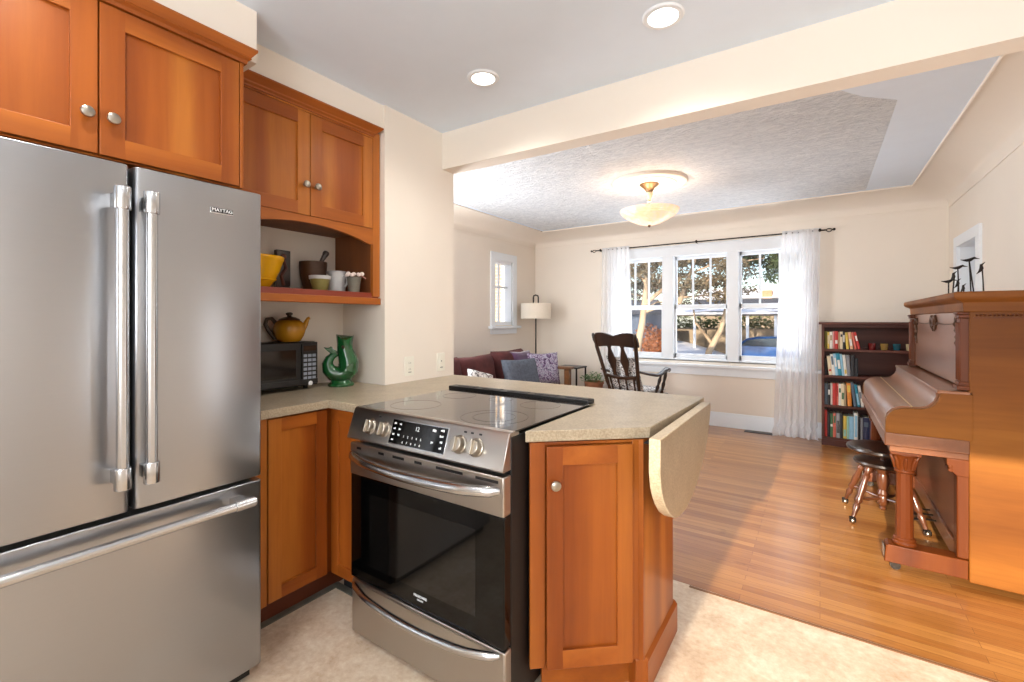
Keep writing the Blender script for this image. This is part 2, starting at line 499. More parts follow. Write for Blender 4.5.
wall_with_holes('wall_far', M['wall'], 'y', FW, FW + 0.15, XL - 0.15, XR + 0.15, 2.75, [(-2.31, -0.14, 0.78, 2.14)])
wall_with_holes('wall_left', M['wall'], 'x', XL - 0.15, XL, YS - 0.1, FW, 2.75, [(2.5, 3.4, 0.85, 2.1), (4.89, 5.32, 1.21, 2.09)])
wall_with_holes('wall_right', M['wall'], 'x', XR, XR + 0.15, YB - 0.15, FW, 2.75, [(1.92, 2.12, 0.5, 1.5), (4.96, 5.58, 0.0, 1.94)])
wall_with_holes('wall_left.001', M['wall'], 'x', XK - 0.15, XK, YB - 0.15, 1.718, 2.75, [])
wall_with_holes('wall_back', M['wall'], 'y', YB - 0.15, YB, XK - 0.15, XR + 0.15, 2.75, [(-0.62, 0.92, 0.95, 2.24)])
struct(MB().box(XL - 0.15, 1.718, -0.05, -2.03, YS, 2.75).build('wall_column', M['wall'], smooth=0))
struct(MB().box(XK, YB, 2.285, -1.83, 0.915, 2.55).build('wall_soffit', M['wall'], smooth=0))
struct(MB().box(XK, 0.915, 2.345, -2.042, 1.718, 2.55).build('wall_soffit.001', M['wall'], smooth=0))
# the beam dips a little to the right, as does the kitchen ceiling
zt = lambda X, z, k=0.0137: z - k * (X + 2.03)
b = MB()
lo = [(-2.03, 2.19), (-2.03, 2.305), (XR, 2.305), (XR, 2.19)]
b.loft([[(p[0], p[1], zt(p[0], 2.257, 0.0155)) for p in lo], [(p[0], p[1], 2.75) for p in lo]])
struct(b.build('trim_2', M['wall'], smooth=0))
b = MB()
lo = [(XK - 0.1, YB - 0.1), (XK - 0.1, 2.2), (XR + 0.1, 2.2), (XR + 0.1, YB - 0.1)]
b.loft([[(p[0], p[1], zt(p[0], 2.492, 0.0122)) for p in lo], [(p[0], p[1], 2.62) for p in lo]])
struct(b.build('ceiling', M['ceil'], smooth=0))
# living room ceiling: cove, smooth margin, combed plaster field
IN = 0.30
b = MB()
def cove_loop(i, z):
    return [(XL + i, YS, z), (XL + i, FW - i, z), (XR - i, FW - i, z), (XR - i, YS, z)]
loops = []
for k in range(11):
    t = k / 10 * PI / 2
    loops.append(cove_loop(IN * (1 - math.cos(t)), ZR + (ZC - 0.006 - ZR) * math.sin(t)))
b.loft(loops, closed=False)
struct(b.build('trim_3', M['wall'], smooth=60))
struct(MB().box(XL, YS, ZC, XR, FW, ZC + 0.1).build('ceiling.001', M['ceil'], smooth=0))
b = MB()
n = 46
edge = []
rnd = random.Random(4)
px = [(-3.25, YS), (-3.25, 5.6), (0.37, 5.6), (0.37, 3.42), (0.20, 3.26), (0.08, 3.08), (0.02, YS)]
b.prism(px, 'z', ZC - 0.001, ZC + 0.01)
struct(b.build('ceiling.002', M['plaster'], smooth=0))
b = MB()
i = IN
path = [(XL + i, YS, ZC - 0.006), (XL + i, FW - i, ZC - 0.006), (XR - i, FW - i, ZC - 0.006), (XR - i, YS, ZC - 0.006)]
for p, q in zip(path, path[1:]): b.cyl(p, q, 0.009, n=8)
struct(b.build('trim_4', M['wall']))
b = MB()
b.box(XL, FW - 0.006, ZR - 0.012, XR, FW, ZR + 0.004)
b.box(XR - 0.006, YS, ZR - 0.012, XR, FW, ZR + 0.004)
b.box(XL, YS, ZR - 0.012, XL + 0.006, FW, ZR + 0.004)
struct(b.build('trim_5', M['wall'], bevel=0.002))
prof = [(0, 0), (0.016, 0), (0.016, 0.125), (0.010, 0.14), (0.006, 0.165), (0, 0.17)]
b = MB(); b.prism([(FW - u, z) for u, z in prof], 'x', XL, XR); struct(b.build('baseboard_far', M['white']))
b = MB(); b.prism([(XR - u, z) for u, z in prof], 'y', YS, 4.87); b.prism([(XR - u, z) for u, z in prof], 'y', 5.665, FW); struct(b.build('baseboard_right', M['white']))
b = MB(); b.prism([(XL + u, z) for u, z in prof], 'y', YS, FW); struct(b.build('baseboard_left', M['white']))

# front window: three double hung sashes
wnd = struct(MB().box(-2.41, FW - 0.02, 2.09, -0.04, FW + 0.02, 2.215).box(-2.41, FW - 0.02, 0.70, -2.28, FW + 0.02, 2.09).box(-0.17, FW - 0.02, 0.70, -0.04, FW + 0.02, 2.09)
             .box(-2.43, FW - 0.032, 2.205, -0.02, FW + 0.02, 2.225)
             .box(-1.685, FW - 0.012, 0.78, -1.545, FW + 0.12, 2.10).box(-0.92, FW - 0.012, 0.78, -0.795, FW + 0.12, 2.10)
             .box(-2.31, FW, 2.09, -0.14, FW + 0.13, 2.14).box(-2.31, FW, 0.765, -0.14, FW + 0.13, 0.80)
             .build('window_1', M['white'], bevel=0.003))
o = MB().box(-2.47, FW - 0.075, 0.705, 0.02, FW + 0.01, 0.738).box(-2.41, FW - 0.022, 0.605, -0.04, FW, 0.705).build('window_sill', M['white'], wnd, bevel=0.004)
def sash(x0, x1, mids):
    z0, zm0, zm1, z1 = 0.80, 1.418, 1.476, 2.09
    y = FW + 0.055
    b = MB()
    r = 0.022
    # upper sash (outer), lower sash (inner)
    b.box(x0, y + 0.03, zm0, x1, y + 0.065, zm1).box(x0, y + 0.03, 2.052, x1, y + 0.065, z1).box(x0, y + 0.03, zm1, x0 + r, y + 0.065, z1).box(x1 - r, y + 0.03, zm1, x1, y + 0.065, z1)
    b.box(x0, y - 0.01, zm0, x1, y + 0.03, zm1 - 0.004).box(x0, y - 0.01, z0, x1, y + 0.03, 0.856).box(x0, y - 0.01, z0, x0 + r, y + 0.03, zm1 - 0.004).box(x1 - r, y - 0.01, z0, x1, y + 0.03, zm1 - 0.004)
    for m in mids: b.box(m - 0.011, y + 0.036, zm1, m + 0.011, y + 0.058, z1)
    b.build('sash', M['white'], wnd, bevel=0.002)
    MB().box(x0 + 0.01, y + 0.045, zm1, x1 - 0.01, y + 0.049, 2.06).box(x0 + 0.01, y + 0.008, 0.85, x1 - 0.01, y + 0.012, zm0 + 0.01).build('window_pane', M['glass'], wnd, smooth=0)
sash(-2.28, -1.685, [-2.075, -1.89])
sash(-1.545, -0.92, [-1.33, -1.125])
sash(-0.795, -0.17, [-0.583, -0.382])
# small side window
w2 = struct(MB().box(XL - 0.02, 4.80, 1.20, XL + 0.02, 4.895, 2.085).box(XL - 0.02, 5.315, 1.20, XL + 0.02, 5.41, 2.085).box(XL - 0.02, 4.80, 2.085, XL + 0.02, 5.41, 2.19)
            .box(XL - 0.12, 4.89, 2.05, XL, 5.32, 2.09).box(XL - 0.12, 4.89, 1.21, XL, 5.32, 1.255).box(XL - 0.12, 4.88, 1.21, XL, 4.915, 2.09).box(XL - 0.12, 5.29, 1.21, XL, 5.325, 2.09)
            .build('window_2', M['white'], bevel=0.003))
MB().box(XL, 4.76, 1.165, XL + 0.07, 5.45, 1.20).box(XL, 4.80, 1.09, XL + 0.02, 5.41, 1.165).build('window_sill', M['white'], w2, bevel=0.004)
MB().box(XL - 0.10, 4.91, 1.72, XL - 0.06, 5.30, 1.75).box(XL - 0.10, 5.095, 1.25, XL - 0.07, 5.115, 2.06).build('sash', M['white'], w2, bevel=0.002)
MB().box(XL - 0.088, 4.91, 1.25, XL - 0.084, 5.30, 2.06).build('window_pane', M['glass'], w2, smooth=0)
# unseen daylight openings get plain frames; left and right wall ones are invented
struct(MB().box(XL - 0.1, 2.42, 0.77, XL + 0.015, 2.5, 2.18).box(XL - 0.1, 3.4, 0.77, XL + 0.015, 3.48, 2.18).box(XL - 0.1, 2.5, 2.1, XL + 0.015, 3.4, 2.18).box(XL - 0.1, 2.5, 0.77, XL + 0.04, 3.4, 0.85).build('added_window_left', M['white'], bevel=0.003))  # invented opening behind the column, made for the living room lamp
struct(MB().box(-0.70, YB - 0.05, 0.87, -0.62, YB + 0.015, 2.31).box(0.92, YB - 0.05, 0.87, 1.0, YB + 0.015, 2.31).box(-0.62, YB - 0.05, 2.24, 0.92, YB + 0.015, 2.31).box(-0.62, YB - 0.05, 0.87, 0.92, YB + 0.04, 0.95).build('window_4', M['white'], bevel=0.003))
struct(MB().box(XR - 0.015, 1.86, 0.45, XR + 0.1, 1.92, 1.56).box(XR - 0.015, 2.12, 0.45, XR + 0.1, 2.18, 1.56).box(XR - 0.015, 1.92, 1.5, XR + 0.1, 2.12, 1.56).box(XR - 0.015, 1.92, 0.45, XR + 0.1, 2.12, 0.5).build('added_window_right', M['white'], bevel=0.003))  # invented narrow opening, made for the refrigerator streak lamp
# doorway in the right wall behind the piano
d1 = struct(MB().box(XR - 0.02, 4.87, 0, XR + 0.02, 4.97, 1.93).box(XR - 0.02, 5.57, 0, XR + 0.02, 5.665, 1.93).box(XR - 0.02, 4.87, 1.93, XR + 0.02, 5.665, 2.02)
            .box(XR, 4.95, 0, XR + 0.15, 4.975, 1.95).box(XR, 5.565, 0, XR + 0.15, 5.59, 1.95).box(XR, 4.96, 1.925, XR + 0.15, 5.58, 1.95).build('door_1', M['white'], bevel=0.003))
MB().box(XR + 0.105, 4.975, 0.005, XR + 0.145, 5.565, 1.925).build('door_panel', M['white'], d1, bevel=0.003)
# ------------------------------------------------------------------ kitchen: cupboards
DY = (0, 1, 0)   # a front that faces +X (kitchen wall run)
DX = (1, 0, 0)   # a front that faces -Y
def knob(parent, M, x, z, y0=-0.02, r=0.0175, mat=None):
    b = MB(M @ Matrix.Translation((x, y0, z)) @ Matrix.Rotation(PI / 2, 4, 'X'))
    b.lathe([(0.009, 0), (0.0065, 0.004), (0.006, 0.012), (r * 0.85, 0.017), (r, 0.022), (r * 0.9, 0.027), (r * 0.45, 0.0305), (0, 0.031)], n=20)
    return b.build('knob', mat or M_['nickel'], parent)
M_ = M
def shaker_door(parent, FM, w, h, wood_v, wood_h, stile=0.062, t=0.02, knob_at=None, rail=None):
    """Door in the local frame FM: x across, z up, front face at y=-t."""
    rail = rail or stile
    b = MB(FM)
    xs, zs = (0, stile, w - stile, w), (0, rail, h - rail, h)
    G = [[[b.v((xx, yy, zz)) for zz in zs] for xx in xs] for yy in (-t, 0)]
    for i in range(3):
        for j in range(3):
            if i == 1 and j == 1: continue
            b.mi = 1 if i == 1 else 0
            for g, s_ in ((G[0], 1), (G[1], -1)):
                q = [g[i][j], g[i + 1][j], g[i + 1][j + 1], g[i][j + 1]]
                b.f(q if s_ > 0 else q[::-1])
    b.mi = 0
    ring = lambda lo, hi: [(lo, k) for k in range(lo, hi)] + [(k, hi) for k in range(lo, hi)] + [(hi, k) for k in range(hi, lo, -1)] + [(k, lo) for k in range(hi, lo, -1)]
    for rg in (ring(0, 3), ring(1, 2)):
        for p_, q_ in zip(rg, rg[1:] + rg[:1]):
            b.f([G[0][p_[0]][p_[1]], G[0][q_[0]][q_[1]], G[1][q_[0]][q_[1]], G[1][p_[0]][p_[1]]])
    d = b.build('door', [wood_v, wood_h], parent, bevel=0.0018)
    b = MB(FM); b.box(stile - 0.002, -t + 0.011, rail - 0.002, w - stile + 0.002, -0.002, h - rail + 0.002)
    b.build('panel', wood_v, d)
    if knob_at: knob(d, FM, knob_at[0], knob_at[1], -t)
    return d
def crown(name, mat, parent, Xf, Y0, Yr, Xb, prof):
    b = MB()
    loops = [[(Xf + o, Y0, z), (Xf + o, Yr + o, z), (Xb, Yr + o, z)] for o, z in prof]
    V = [[b.v(p) for p in lp] for lp in loops]
    for a, c in zip(V, V[1:]):
        for k in range(2): b.f([a[k], a[k + 1], c[k + 1], c[k]])
    return b.build(name, mat, parent, smooth=25)

# cupboard above the refrigerator
t = thing('wall_cupboard', 'deep cherry wall cupboard with two doors above the steel refrigerator', 'cupboard', (-2.1, 0.436, 1.776), group=None)
MB().box(-2.405, -0.05, 1.776, -1.82, 0.852, 2.262).build('carcass', M['cherry'], t, bevel=0.001)
MB().box(-1.822, 0.839, 1.776, -1.80, 0.852, 2.262).box(-1.822, -0.05, 2.247, -1.80, 0.839, 2.262).build('face_frame', M['cherry'], t, bevel=0.001)
shaker_door(t, frame_M((-1.82, 0.438, 1.781), DY), 0.398, 0.462, M['cherry'], M['cherry_y'], knob_at=(0.028, 0.112))
shaker_door(t, frame_M((-1.82, 0.036, 1.781), DY), 0.398, 0.462, M['cherry'], M['cherry_y'], knob_at=(0.370, 0.112))
crown('crown_moulding', M['cherry_y'], t, -1.80, -0.05, 0.853, -2.405, [(0.0, 2.246), (0.008, 2.246), (0.010, 2.258), (0.020, 2.266), (0.018, 2.270), (0.024, 2.278), (0.031, 2.288), (0.035, 2.293), (0.035, 2.302), (-0.2, 2.302)])

# smaller cupboard with an open niche
t = thing('wall_cupboard', 'shallow cherry wall cupboard with arched open niche beside the plastered column', 'cupboard', (-2.24, 1.29, 1.365))
XF = -2.065
Y0, Y1 = 0.866, 1.712
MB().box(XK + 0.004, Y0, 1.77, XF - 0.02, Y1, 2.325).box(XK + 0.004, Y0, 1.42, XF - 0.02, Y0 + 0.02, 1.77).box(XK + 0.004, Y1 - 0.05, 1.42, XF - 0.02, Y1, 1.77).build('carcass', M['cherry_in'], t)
MB().box(XF - 0.022, Y1 - 0.047, 1.41, XF, Y1, 2.33).box(XF - 0.022, Y0, 1.41, XF, Y0 + 0.045, 2.33).box(XF - 0.022, Y0 + 0.045, 2.292, XF, Y1 - 0.047, 2.33).build('face_frame', M['cherry'], t, bevel=0.001)
# arched valance
pts = [(Y0 + 0.045, 1.788), (Y1 - 0.047, 1.788), (Y1 - 0.047, 1.70)]
ya, yb = Y1 - 0.085, Y0 + 0.083
for k in range(17):
    u = k / 16
    yy = ya + (yb - ya) * u
    pts.append((yy, 1.703 + 0.052 * math.sin(PI * u) ** 0.8))
pts += [(Y0 + 0.045, 1.70)]
MB().prism(pts, 'x', XF - 0.022, XF - 0.001).build('valance', M['cherry_y'], t, bevel=0.001)
shaker_door(t, frame_M((XF - 0.02, 0.913, 1.79), DY), 0.373, 0.5, M['cherry'], M['cherry_y'], knob_at=(0.345, 0.145))
shaker_door(t, frame_M((XF - 0.02, 1.290, 1.79), DY), 0.373, 0.5, M['cherry'], M['cherry_y'], knob_at=(0.028, 0.145))
MB().box(XK + 0.004, Y0, 1.40, XF - 0.012, Y1, 1.432).build('shelf', M['cherry_shelf'], t, bevel=0.002)
MB().box(XF - 0.03, Y0, 1.365, XF + 0.008, Y1 + 0.002, 1.403).box(XK + 0.004, Y0, 1.38, XF - 0.03, Y1, 1.40).build('shelf_moulding', M['cherry_y'], t, bevel=0.004)
crown('crown_moulding', M['cherry_y'], t, XF, 0.853, Y1 - 0.05, XK + 0.01, [(0.0, 2.300), (0.006, 2.300), (0.008, 2.308), (0.016, 2.315), (0.018, 2.321), (0.028, 2.330), (0.038, 2.340), (0.043, 2.344), (0.043, 2.352), (-0.2, 2.352)])

# base cupboard under the microwave
t = thing('base_cupboard', 'cherry base cupboard between the refrigerator and the stove, plain door', 'cupboard', (-2.1, 1.08, 0))
MB().box(-2.405, 0.866, 0.10, -1.905, 1.70, 0.874).build('carcass', M['cherry'], t)
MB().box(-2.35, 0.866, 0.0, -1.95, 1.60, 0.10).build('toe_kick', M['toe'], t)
MB().box(-1.907, 0.866, 0.10, -1.888, 0.985, 0.872).build('face_frame', M['cherry'], t, bevel=0.001)
shaker_door(t, frame_M((-1.905, 0.99, 0.105), DY), 0.272, 0.762, M['cherry'], M['cherry_y'], stile=0.056)
# narrow filler between corner and stove, facing the room
t = thing('base_cupboard', 'narrow cherry filler cupboard squeezed in left of the stove', 'cupboard', (-1.73, 1.4, 0))
MB().box(-1.885, 1.30, 0.10, -1.575, 1.83, 0.872).build('carcass', M['cherry'], t)
MB().box(-1.90, 1.36, 0.0, -1.575, 1.83, 0.10).build('toe_kick', M['bmetal'], t)
shaker_door(t, frame_M((-1.884, 1.30, 0.105), DX), 0.305, 0.762, M['cherry'], M['cherry_x'], stile=0.05)
# vinyl border strips along the foot of the cupboards
struct(MB().box(-1.95, 0.866, 0.0, -1.915, 1.36, 0.004).box(-1.915, 1.325, 0.0, -1.575, 1.36, 0.004).build('trim_6', M['zinc']))

# angled end cupboard
A = Vector((-0.798, 1.284, 0)); B_ = Vector((-0.498, 1.545, 0))
e = (B_ - A).normalized()
L = (B_ - A).length
FM = frame_M((A.x, A.y, 0), e)
nrm = e.cross(Vector((0, 0, 1)))
t = thing('base_cupboard', 'cherry end cupboard with angled door and side panel at the peninsula end', 'cupboard', (-0.62, 1.65, 0))
P = [(A.x, A.y + 0.02), (B_.x - 0.012, B_.y + 0.016), (-0.512, 1.90), (-0.785, 1.90), (-0.797, 1.88)]
P = [(A.x + 0.005, A.y + 0.022), (B_.x - 0.018, B_.y + 0.01), (-0.515, 1.90), (A.x + 0.005, 1.90)]
MB().prism(P, 'z', 0.12, 0.873).build('carcass', M['cherry'], t)
MB().box(-0.514, 1.53, 0.12, -0.497, 1.905, 0.873).build('side_panel', M['cherry'], t, bevel=0.001)
b = MB(FM); b.box(0, 0, 0.118, 0.052, 0.02, 0.872); b.box(L - 0.044, 0, 0.118, L, 0.02, 0.872); b.box(0.052, 0.0, 0.862, L - 0.044, 0.02, 0.872)
b.build('face_frame', M['cherry'], t, bevel=0.002)
FD = frame_M(A + e * 0.054 - nrm * 0.001 + Vector((0, 0, 0.122)), e)
shaker_door(t, FD, L - 0.101, 0.738, M['cherry'], M['cherry_x'], stile=0.055, t=0.018, rail=0.062, knob_at=(0.026, 0.616))
b = MB(FM); b.box(0.05, 0.055, 0.0, L, 0.075, 0.12); b.build('toe_kick', M['cherry_x'], t)
b = MB()
b.prism([(0, 0), (0.026, 0), (0.026, 0.112), (0.016, 0.125), (0.0, 0.13)], 'y', 1.545, 1.932)
b.bm.verts.ensure_lookup_table()
for v in b.bm.verts: v.co.x += -0.512
b.build('base_moulding', M['cherry_y'], t, bevel=0.002)
MB(FM).prism([(L - 0.034, -0.004), (L + 0.012, -0.004), (L + 0.024, 0.03), (L + 0.012, 0.075), (L - 0.034, 0.075)], 'z', 0.0, 0.122).build('corner_post', M['cherry'], t, bevel=0.006, segs=3)

# worktop: one continuous laminate top
t = MB()
out = [(XK + 0.003, 0.866), (-1.86, 0.866), (-1.86, 1.25), (-1.567, 1.25), (-1.567, 1.845), (-0.808, 1.845), (-0.803, 1.262), (-0.481, 1.550), (-0.455, 2.30), (-2.028, 2.30), (-2.028, 1.715), (XK + 0.003, 1.715)]
t.prism(out, 'z', 0.8765, 0.914)
tag(t.build('worktop', M['laminate'], origin=(-1.5, 1.9, 0.8765), bevel=0.003), 'beige speckled laminate worktop running round the stove to the peninsula end', 'worktop')

# drop leaf hanging at the peninsula end
t = thing('drop_leaf', 'half round beige drop leaf hanging folded down at the worktop end', 'table leaf', (-0.44, 1.9, 0.46))
pts = [(1.435, 0.905), (1.432, 0.80), (1.446, 0.745), (1.466, 0.71), (1.495, 0.676), (1.54, 0.636), (1.60, 0.602), (1.66, 0.584), (1.72, 0.577), (1.78, 0.578), (1.84, 0.587), (1.91, 0.604), (1.98, 0.632), (2.04, 0.666), (2.10, 0.708), (2.15, 0.755), (2.19, 0.815), (2.215, 0.86), (2.222, 0.905)]
MB().prism(pts, 'x', -0.449, -0.412).build('leaf', M['laminate'], t, bevel=0.003)
for yy in (1.55, 1.83, 2.11):
    b = MB(); b.cyl((-0.453, yy - 0.04, 0.869), (-0.453, yy + 0.04, 0.869), 0.005, n=10); b.box(-0.490, yy - 0.035, 0.865, -0.453, yy + 0.035, 0.8685); b.build('hinge', M['bmetal'], t)

# ------------------------------------------------------------------ refrigerator
t = thing('refrigerator', 'stainless steel french door refrigerator with bottom freezer drawer', 'refrigerator', (-2.0, 0.473, 0))
MB().box(-2.37, 0.112, 0.05, -1.712, 0.834, 1.735).build('cabinet', M['bmetal'], t, bevel=0.004)
MB().box(-2.3, 0.12, 0.0, -1.72, 0.826, 0.05).box(-1.72, 0.13, 0.012, -1.69, 0.82, 0.05).build('base_grille', M['black'], t)
def slab(y0, y1, z0, z1):
    b = MB(); r = 0.014
    pts = [(-1.71, y0), (-1.71, y1), (-1.65 - r, y1), (-1.65 - r * 0.3, y1 - r * 0.3), (-1.65, y1 - r), (-1.65, y0 + r), (-1.65 - r * 0.3, y0 + r * 0.3), (-1.65 - r, y0)]
    b.prism(pts, 'z', z0, z1)
    return b
dl = slab(0.108, 0.4675, 0.727, 1.728).build('door', M['steel'], t, bevel=0.003)
dr = slab(0.4785, 0.845, 0.727, 1.728).build('door', M['steel'], t, bevel=0.003)
fz = slab(0.108, 0.845, 0.058, 0.712).build('freezer_drawer', M['steel'], t, bevel=0.003)
MB().box(-1.716, 0.115, 0.70, -1.70, 0.83, 0.735).box(-1.716, 0.462, 0.727, -1.70, 0.484, 1.72).build('gasket', M['black'], t)
for d, yy in ((dl, 0.4355), (dr, 0.5015)):
    b = MB()
    b.tube([(-1.592, yy, 0.86), (-1.592, yy, 1.60)], 0.0145, 20)
    for z0, z1 in ((0.812, 0.872), (1.585, 1.648)):
        b.lathe([(0.0185, 0), (0.0195, 0.003), (0.0195, z1 - z0 - 0.003), (0.0185, z1 - z0)], (-1.592, yy, z0), 24)
        b.box(-1.652, yy - 0.012, z0 + 0.012, -1.592, yy + 0.012, z1 - 0.012)
    b.build('handle', M['chrome'], d, bevel=0.001)
b = MB()
b.tube([(-1.588, 0.135, 0.666), (-1.588, 0.79, 0.666)], 0.0145, 20)
for y in (0.165, 0.755):
    b.tube([(-1.588, y - 0.03, 0.666), (-1.588, y + 0.03, 0.666)], 0.018, 20); b.box(-1.652, y - 0.02, 0.655, -1.588, y + 0.02, 0.677)
b.build('handle', M['chrome'], fz, bevel=0.001)
bd = MB().box(-1.651, 0.677, 1.630, -1.6475, 0.747, 1.652).build('badge', M['chrome'], dr, bevel=0.0008)
MB().box(-1.648, 0.679, 1.6355, -1.6468, 0.745, 1.6505).build('plate', M['black'], dr)
lettering('lettering', 'MAYTAG', 0.0155, M['marks'], dr, frame_M((-1.6464, 0.712, 1.643), DY))

# ------------------------------------------------------------------ stove
t = thing('stove', 'stainless slide-in electric stove with black glass oven door', 'stove', (-1.18, 1.5, 0))
X0, X1 = -1.572, -0.822
MB().box(X0 + 0.008, 1.20, 0.03, X1 + 0.006, 1.835, 0.905).build('body', M['enamel'], t, bevel=0.002)
for xx in (X0 + 0.05, X1 - 0.05):
    for yy in (1.26, 1.78): MB().cyl((xx, yy, 0.0), (xx, yy, 0.035), 0.016).build('levelling_foot', M['black'], t)
# storage drawer
dw = MB().box(X0, 1.162, 0.022, X1 + 0.008, 1.20, 0.236).build('drawer', M['steel_x'], t, bevel=0.006, segs=3)
def bow(xa, xb, y, z, drop, r, stand):
    pts, n = [], 26
    for k in range(n + 1):
        u = k / n
        s = math.sin(PI * u)
        pts.append((xa + (xb - xa) * u, y - stand * min(1, 6 * u, 6 * (1 - u)) ** 0.6 - 0.016 * s, z - drop * s))
    return pts
b = MB(); pts = bow(X0 + 0.015, X1 - 0.012, 1.162, 0.222, 0.020, 0.012, 0.03)
b.tube(pts, [0.008] + [0.0135] * (len(pts) - 2) + [0.008], 14); b.build('handle', M['chrome'], dw)
MB().box(X0 + 0.04, 1.1602, 0.19, X1 - 0.04, 1.1625, 0.226).build('finger_recess', M['steel_x'], dw)
# oven door
dr = MB().box(X0, 1.158, 0.246, X1 + 0.008, 1.196, 0.662).build('oven_door', M['blackgloss'], t, bevel=0.004)
MB().box(X0, 1.155, 0.662, X1 + 0.008, 1.196, 0.788).build('door_band', M['steel_x'], dr, bevel=0.004)
MB().box(X0 + 0.115, 1.1572, 0.315, X1 - 0.105, 1.1586, 0.60).build('oven_window', plain('smoked_oven_glass', (12, 11, 10), 0.05, vary=0.02), dr)
for xx, wd in ((-1.53, 0.025), (-1.40, 0.03), (-1.32, 0.06), (-1.205, 0.035), (-1.10, 0.09), (-1.01, 0.03), (-0.925, 0.09)):
    MB().box(xx, 1.1535, 0.766, xx + wd, 1.156, 0.775).build('vent_slot', M['black'], dr)
b = MB(); pts = bow(X0 + 0.012, X1 - 0.006, 1.156, 0.744, 0.014, 0.013, 0.034)
b.tube(pts, [0.012] + [0.018] * (len(pts) - 2) + [0.010], 14); b.build('handle', M['chrome'], dr)
lettering('lettering', 'FRIGIDAIRE', 0.0128, M['marks'], dr, frame_M((-1.18, 1.1575, 0.292), DX))
lettering('lettering', 'GALLERY', 0.0078, M['marks'], dr, frame_M((-1.18, 1.1575, 0.279), DX))
# sloping control panel
PX0, PX1 = -1.595, -0.818
yb_, zb_, yt_, zt2 = 1.158, 0.800, 1.200, 0.912
b = MB(); b.prism([(yb_, zb_), (yb_ - 0.002, zb_ + 0.006), (yt_ - 0.008, zt2), (yt_, zt2 + 0.008), (yt_ + 0.02, zt2 + 0.010), (1.25, 0.9145), (1.25, zb_)], 'x', PX0, PX1)
cp = b.build('control_panel', M['steel_x'], t, bevel=0.002)
sl = math.atan2(yt_ - yb_ - 0.006, zt2 - zb_ - 0.006)
def on_panel(x, s):   # s: 0 foot .. 1 top
    FMx = Matrix.Translation((x, yb_ - 0.002 + (yt_ - yb_ - 0.006) * s, zb_ + 0.006 + (zt2 - zb_ - 0.006) * s)) @ Matrix.Rotation(-sl, 4, 'X')
    return FMx
slen = math.hypot(yt_ - yb_ - 0.006, zt2 - zb_ - 0.006)
MB(on_panel(-1.209, 0.5)).box(-0.142, -0.002, -0.046, 0.142, 0.004, 0.046).build('display_bezel', M['chrome'], cp, bevel=0.001)
dp = MB(on_panel(-1.209, 0.5)).box(-0.138, -0.0032, -0.043, 0.138, 0.002, 0.043).build('display', M['blackgloss'], cp)
b = MB(on_panel(-1.209, 0.5))
rnd = random.Random(7)
def mark(x, z, wd, hh):
    n = max(1, int(wd / 0.006))
    for k in range(n):
        if rnd.random() < 0.85: b.box(x + k * 0.006, -0.0036, z + rnd.uniform(-0.0015, 0.0015), x + k * 0.006 + 0.0045, -0.003, z + hh * rnd.uniform(0.6, 1))
for z in (0.028, 0.008, -0.012): mark(-0.128, z, 0.018, 0.007); mark(-0.100, z, 0.018, 0.007)
mark(-0.128, -0.032, 0.018, 0.007)
for z in (0.030, 0.010, -0.010, -0.030): mark(0.108, z, 0.020, 0.008)
mark(0.070, 0.026, 0.022, 0.010); mark(0.072, -0.016, 0.018, 0.010)
b.build('key_printing', M['marks'], cp)
for k, ch in enumerate('12345'): lettering('digit', ch, 0.0115, M['marks'], cp, on_panel(-1.209 - 0.066 + k * 0.022, 0.5) @ Matrix.Translation((0, -0.0033, -0.012)))
for k, ch in enumerate('67890'): lettering('digit', ch, 0.0115, M['marks'], cp, on_panel(-1.209 - 0.066 + k * 0.022, 0.5) @ Matrix.Translation((0, -0.0033, -0.033)))
lettering('clock_digits', '12', 0.022, M['marks'], cp, on_panel(-1.209 - 0.005, 0.5) @ Matrix.Translation((0, -0.0033, 0.022)))
for xx in (-1.469, -1.388, -1.010, -0.938):
    KM = on_panel(xx, 0.50) @ Matrix.Rotation(PI / 2, 4, 'X')
    b = MB(KM); b.lathe([(0.031, 0.0), (0.031, 0.004), (0.026, 0.006), (0.0255, 0.022), (0.023, 0.027), (0, 0.0275)], n=28)
    b.box(-0.0055, -0.024, 0.022, 0.0055, 0.024, 0.036)
    b.build('knob', M['nickel'], cp, bevel=0.0015)
for xx in (-1.428, -0.995, -0.93, -0.965): MB(on_panel(0, 0.9)).box(xx - 0.006, -0.0006, -0.004, xx + 0.006, 0.001, 0.002).build('knob_mark', M['bmetal'], cp)
# ceramic top
b = MB(); b.box(PX0, 1.215, 0.9145, PX1, 1.80, 0.9205)
ct = b.build('cooktop', plain('ceramic_glass_top', (44, 38, 34), 0.07, vary=0.03, Coat_Weight=0.6), t, bevel=0.002)
MB().box(PX0 - 0.002, 1.208, 0.9142, PX1 + 0.002, 1.218, 0.9215).build('front_trim', M['steel_x'], t, bevel=0.001)
def ring(cx, cy, r):
    b = MB(); n = 56
    b.tube([(cx + r * math.cos(2 * PI * k / n), cy + r * math.sin(2 * PI * k / n), 0.9201) for k in range(n)], 0.0010, 6, closed=True)
    b.build('burner_ring', M['bp'], ct)
M['bp'] = plain('burner_print', (84, 76, 69), 0.4, vary=0.01)
for cx, cy, r in ((-1.42, 1.37, 0.105), (-1.42, 1.65, 0.078), (-1.0, 1.36, 0.125), (-1.0, 1.36, 0.08), (-0.98, 1.66, 0.085), (-1.2, 1.68, 0.055)): ring(cx, cy, r)
b = MB(); b.box(PX0 - 0.03, 1.80, 0.9145, PX1 - 0.004, 1.862, 0.934)
vt = b.build('rear_vent', M['black'], t, bevel=0.004)
b = MB()
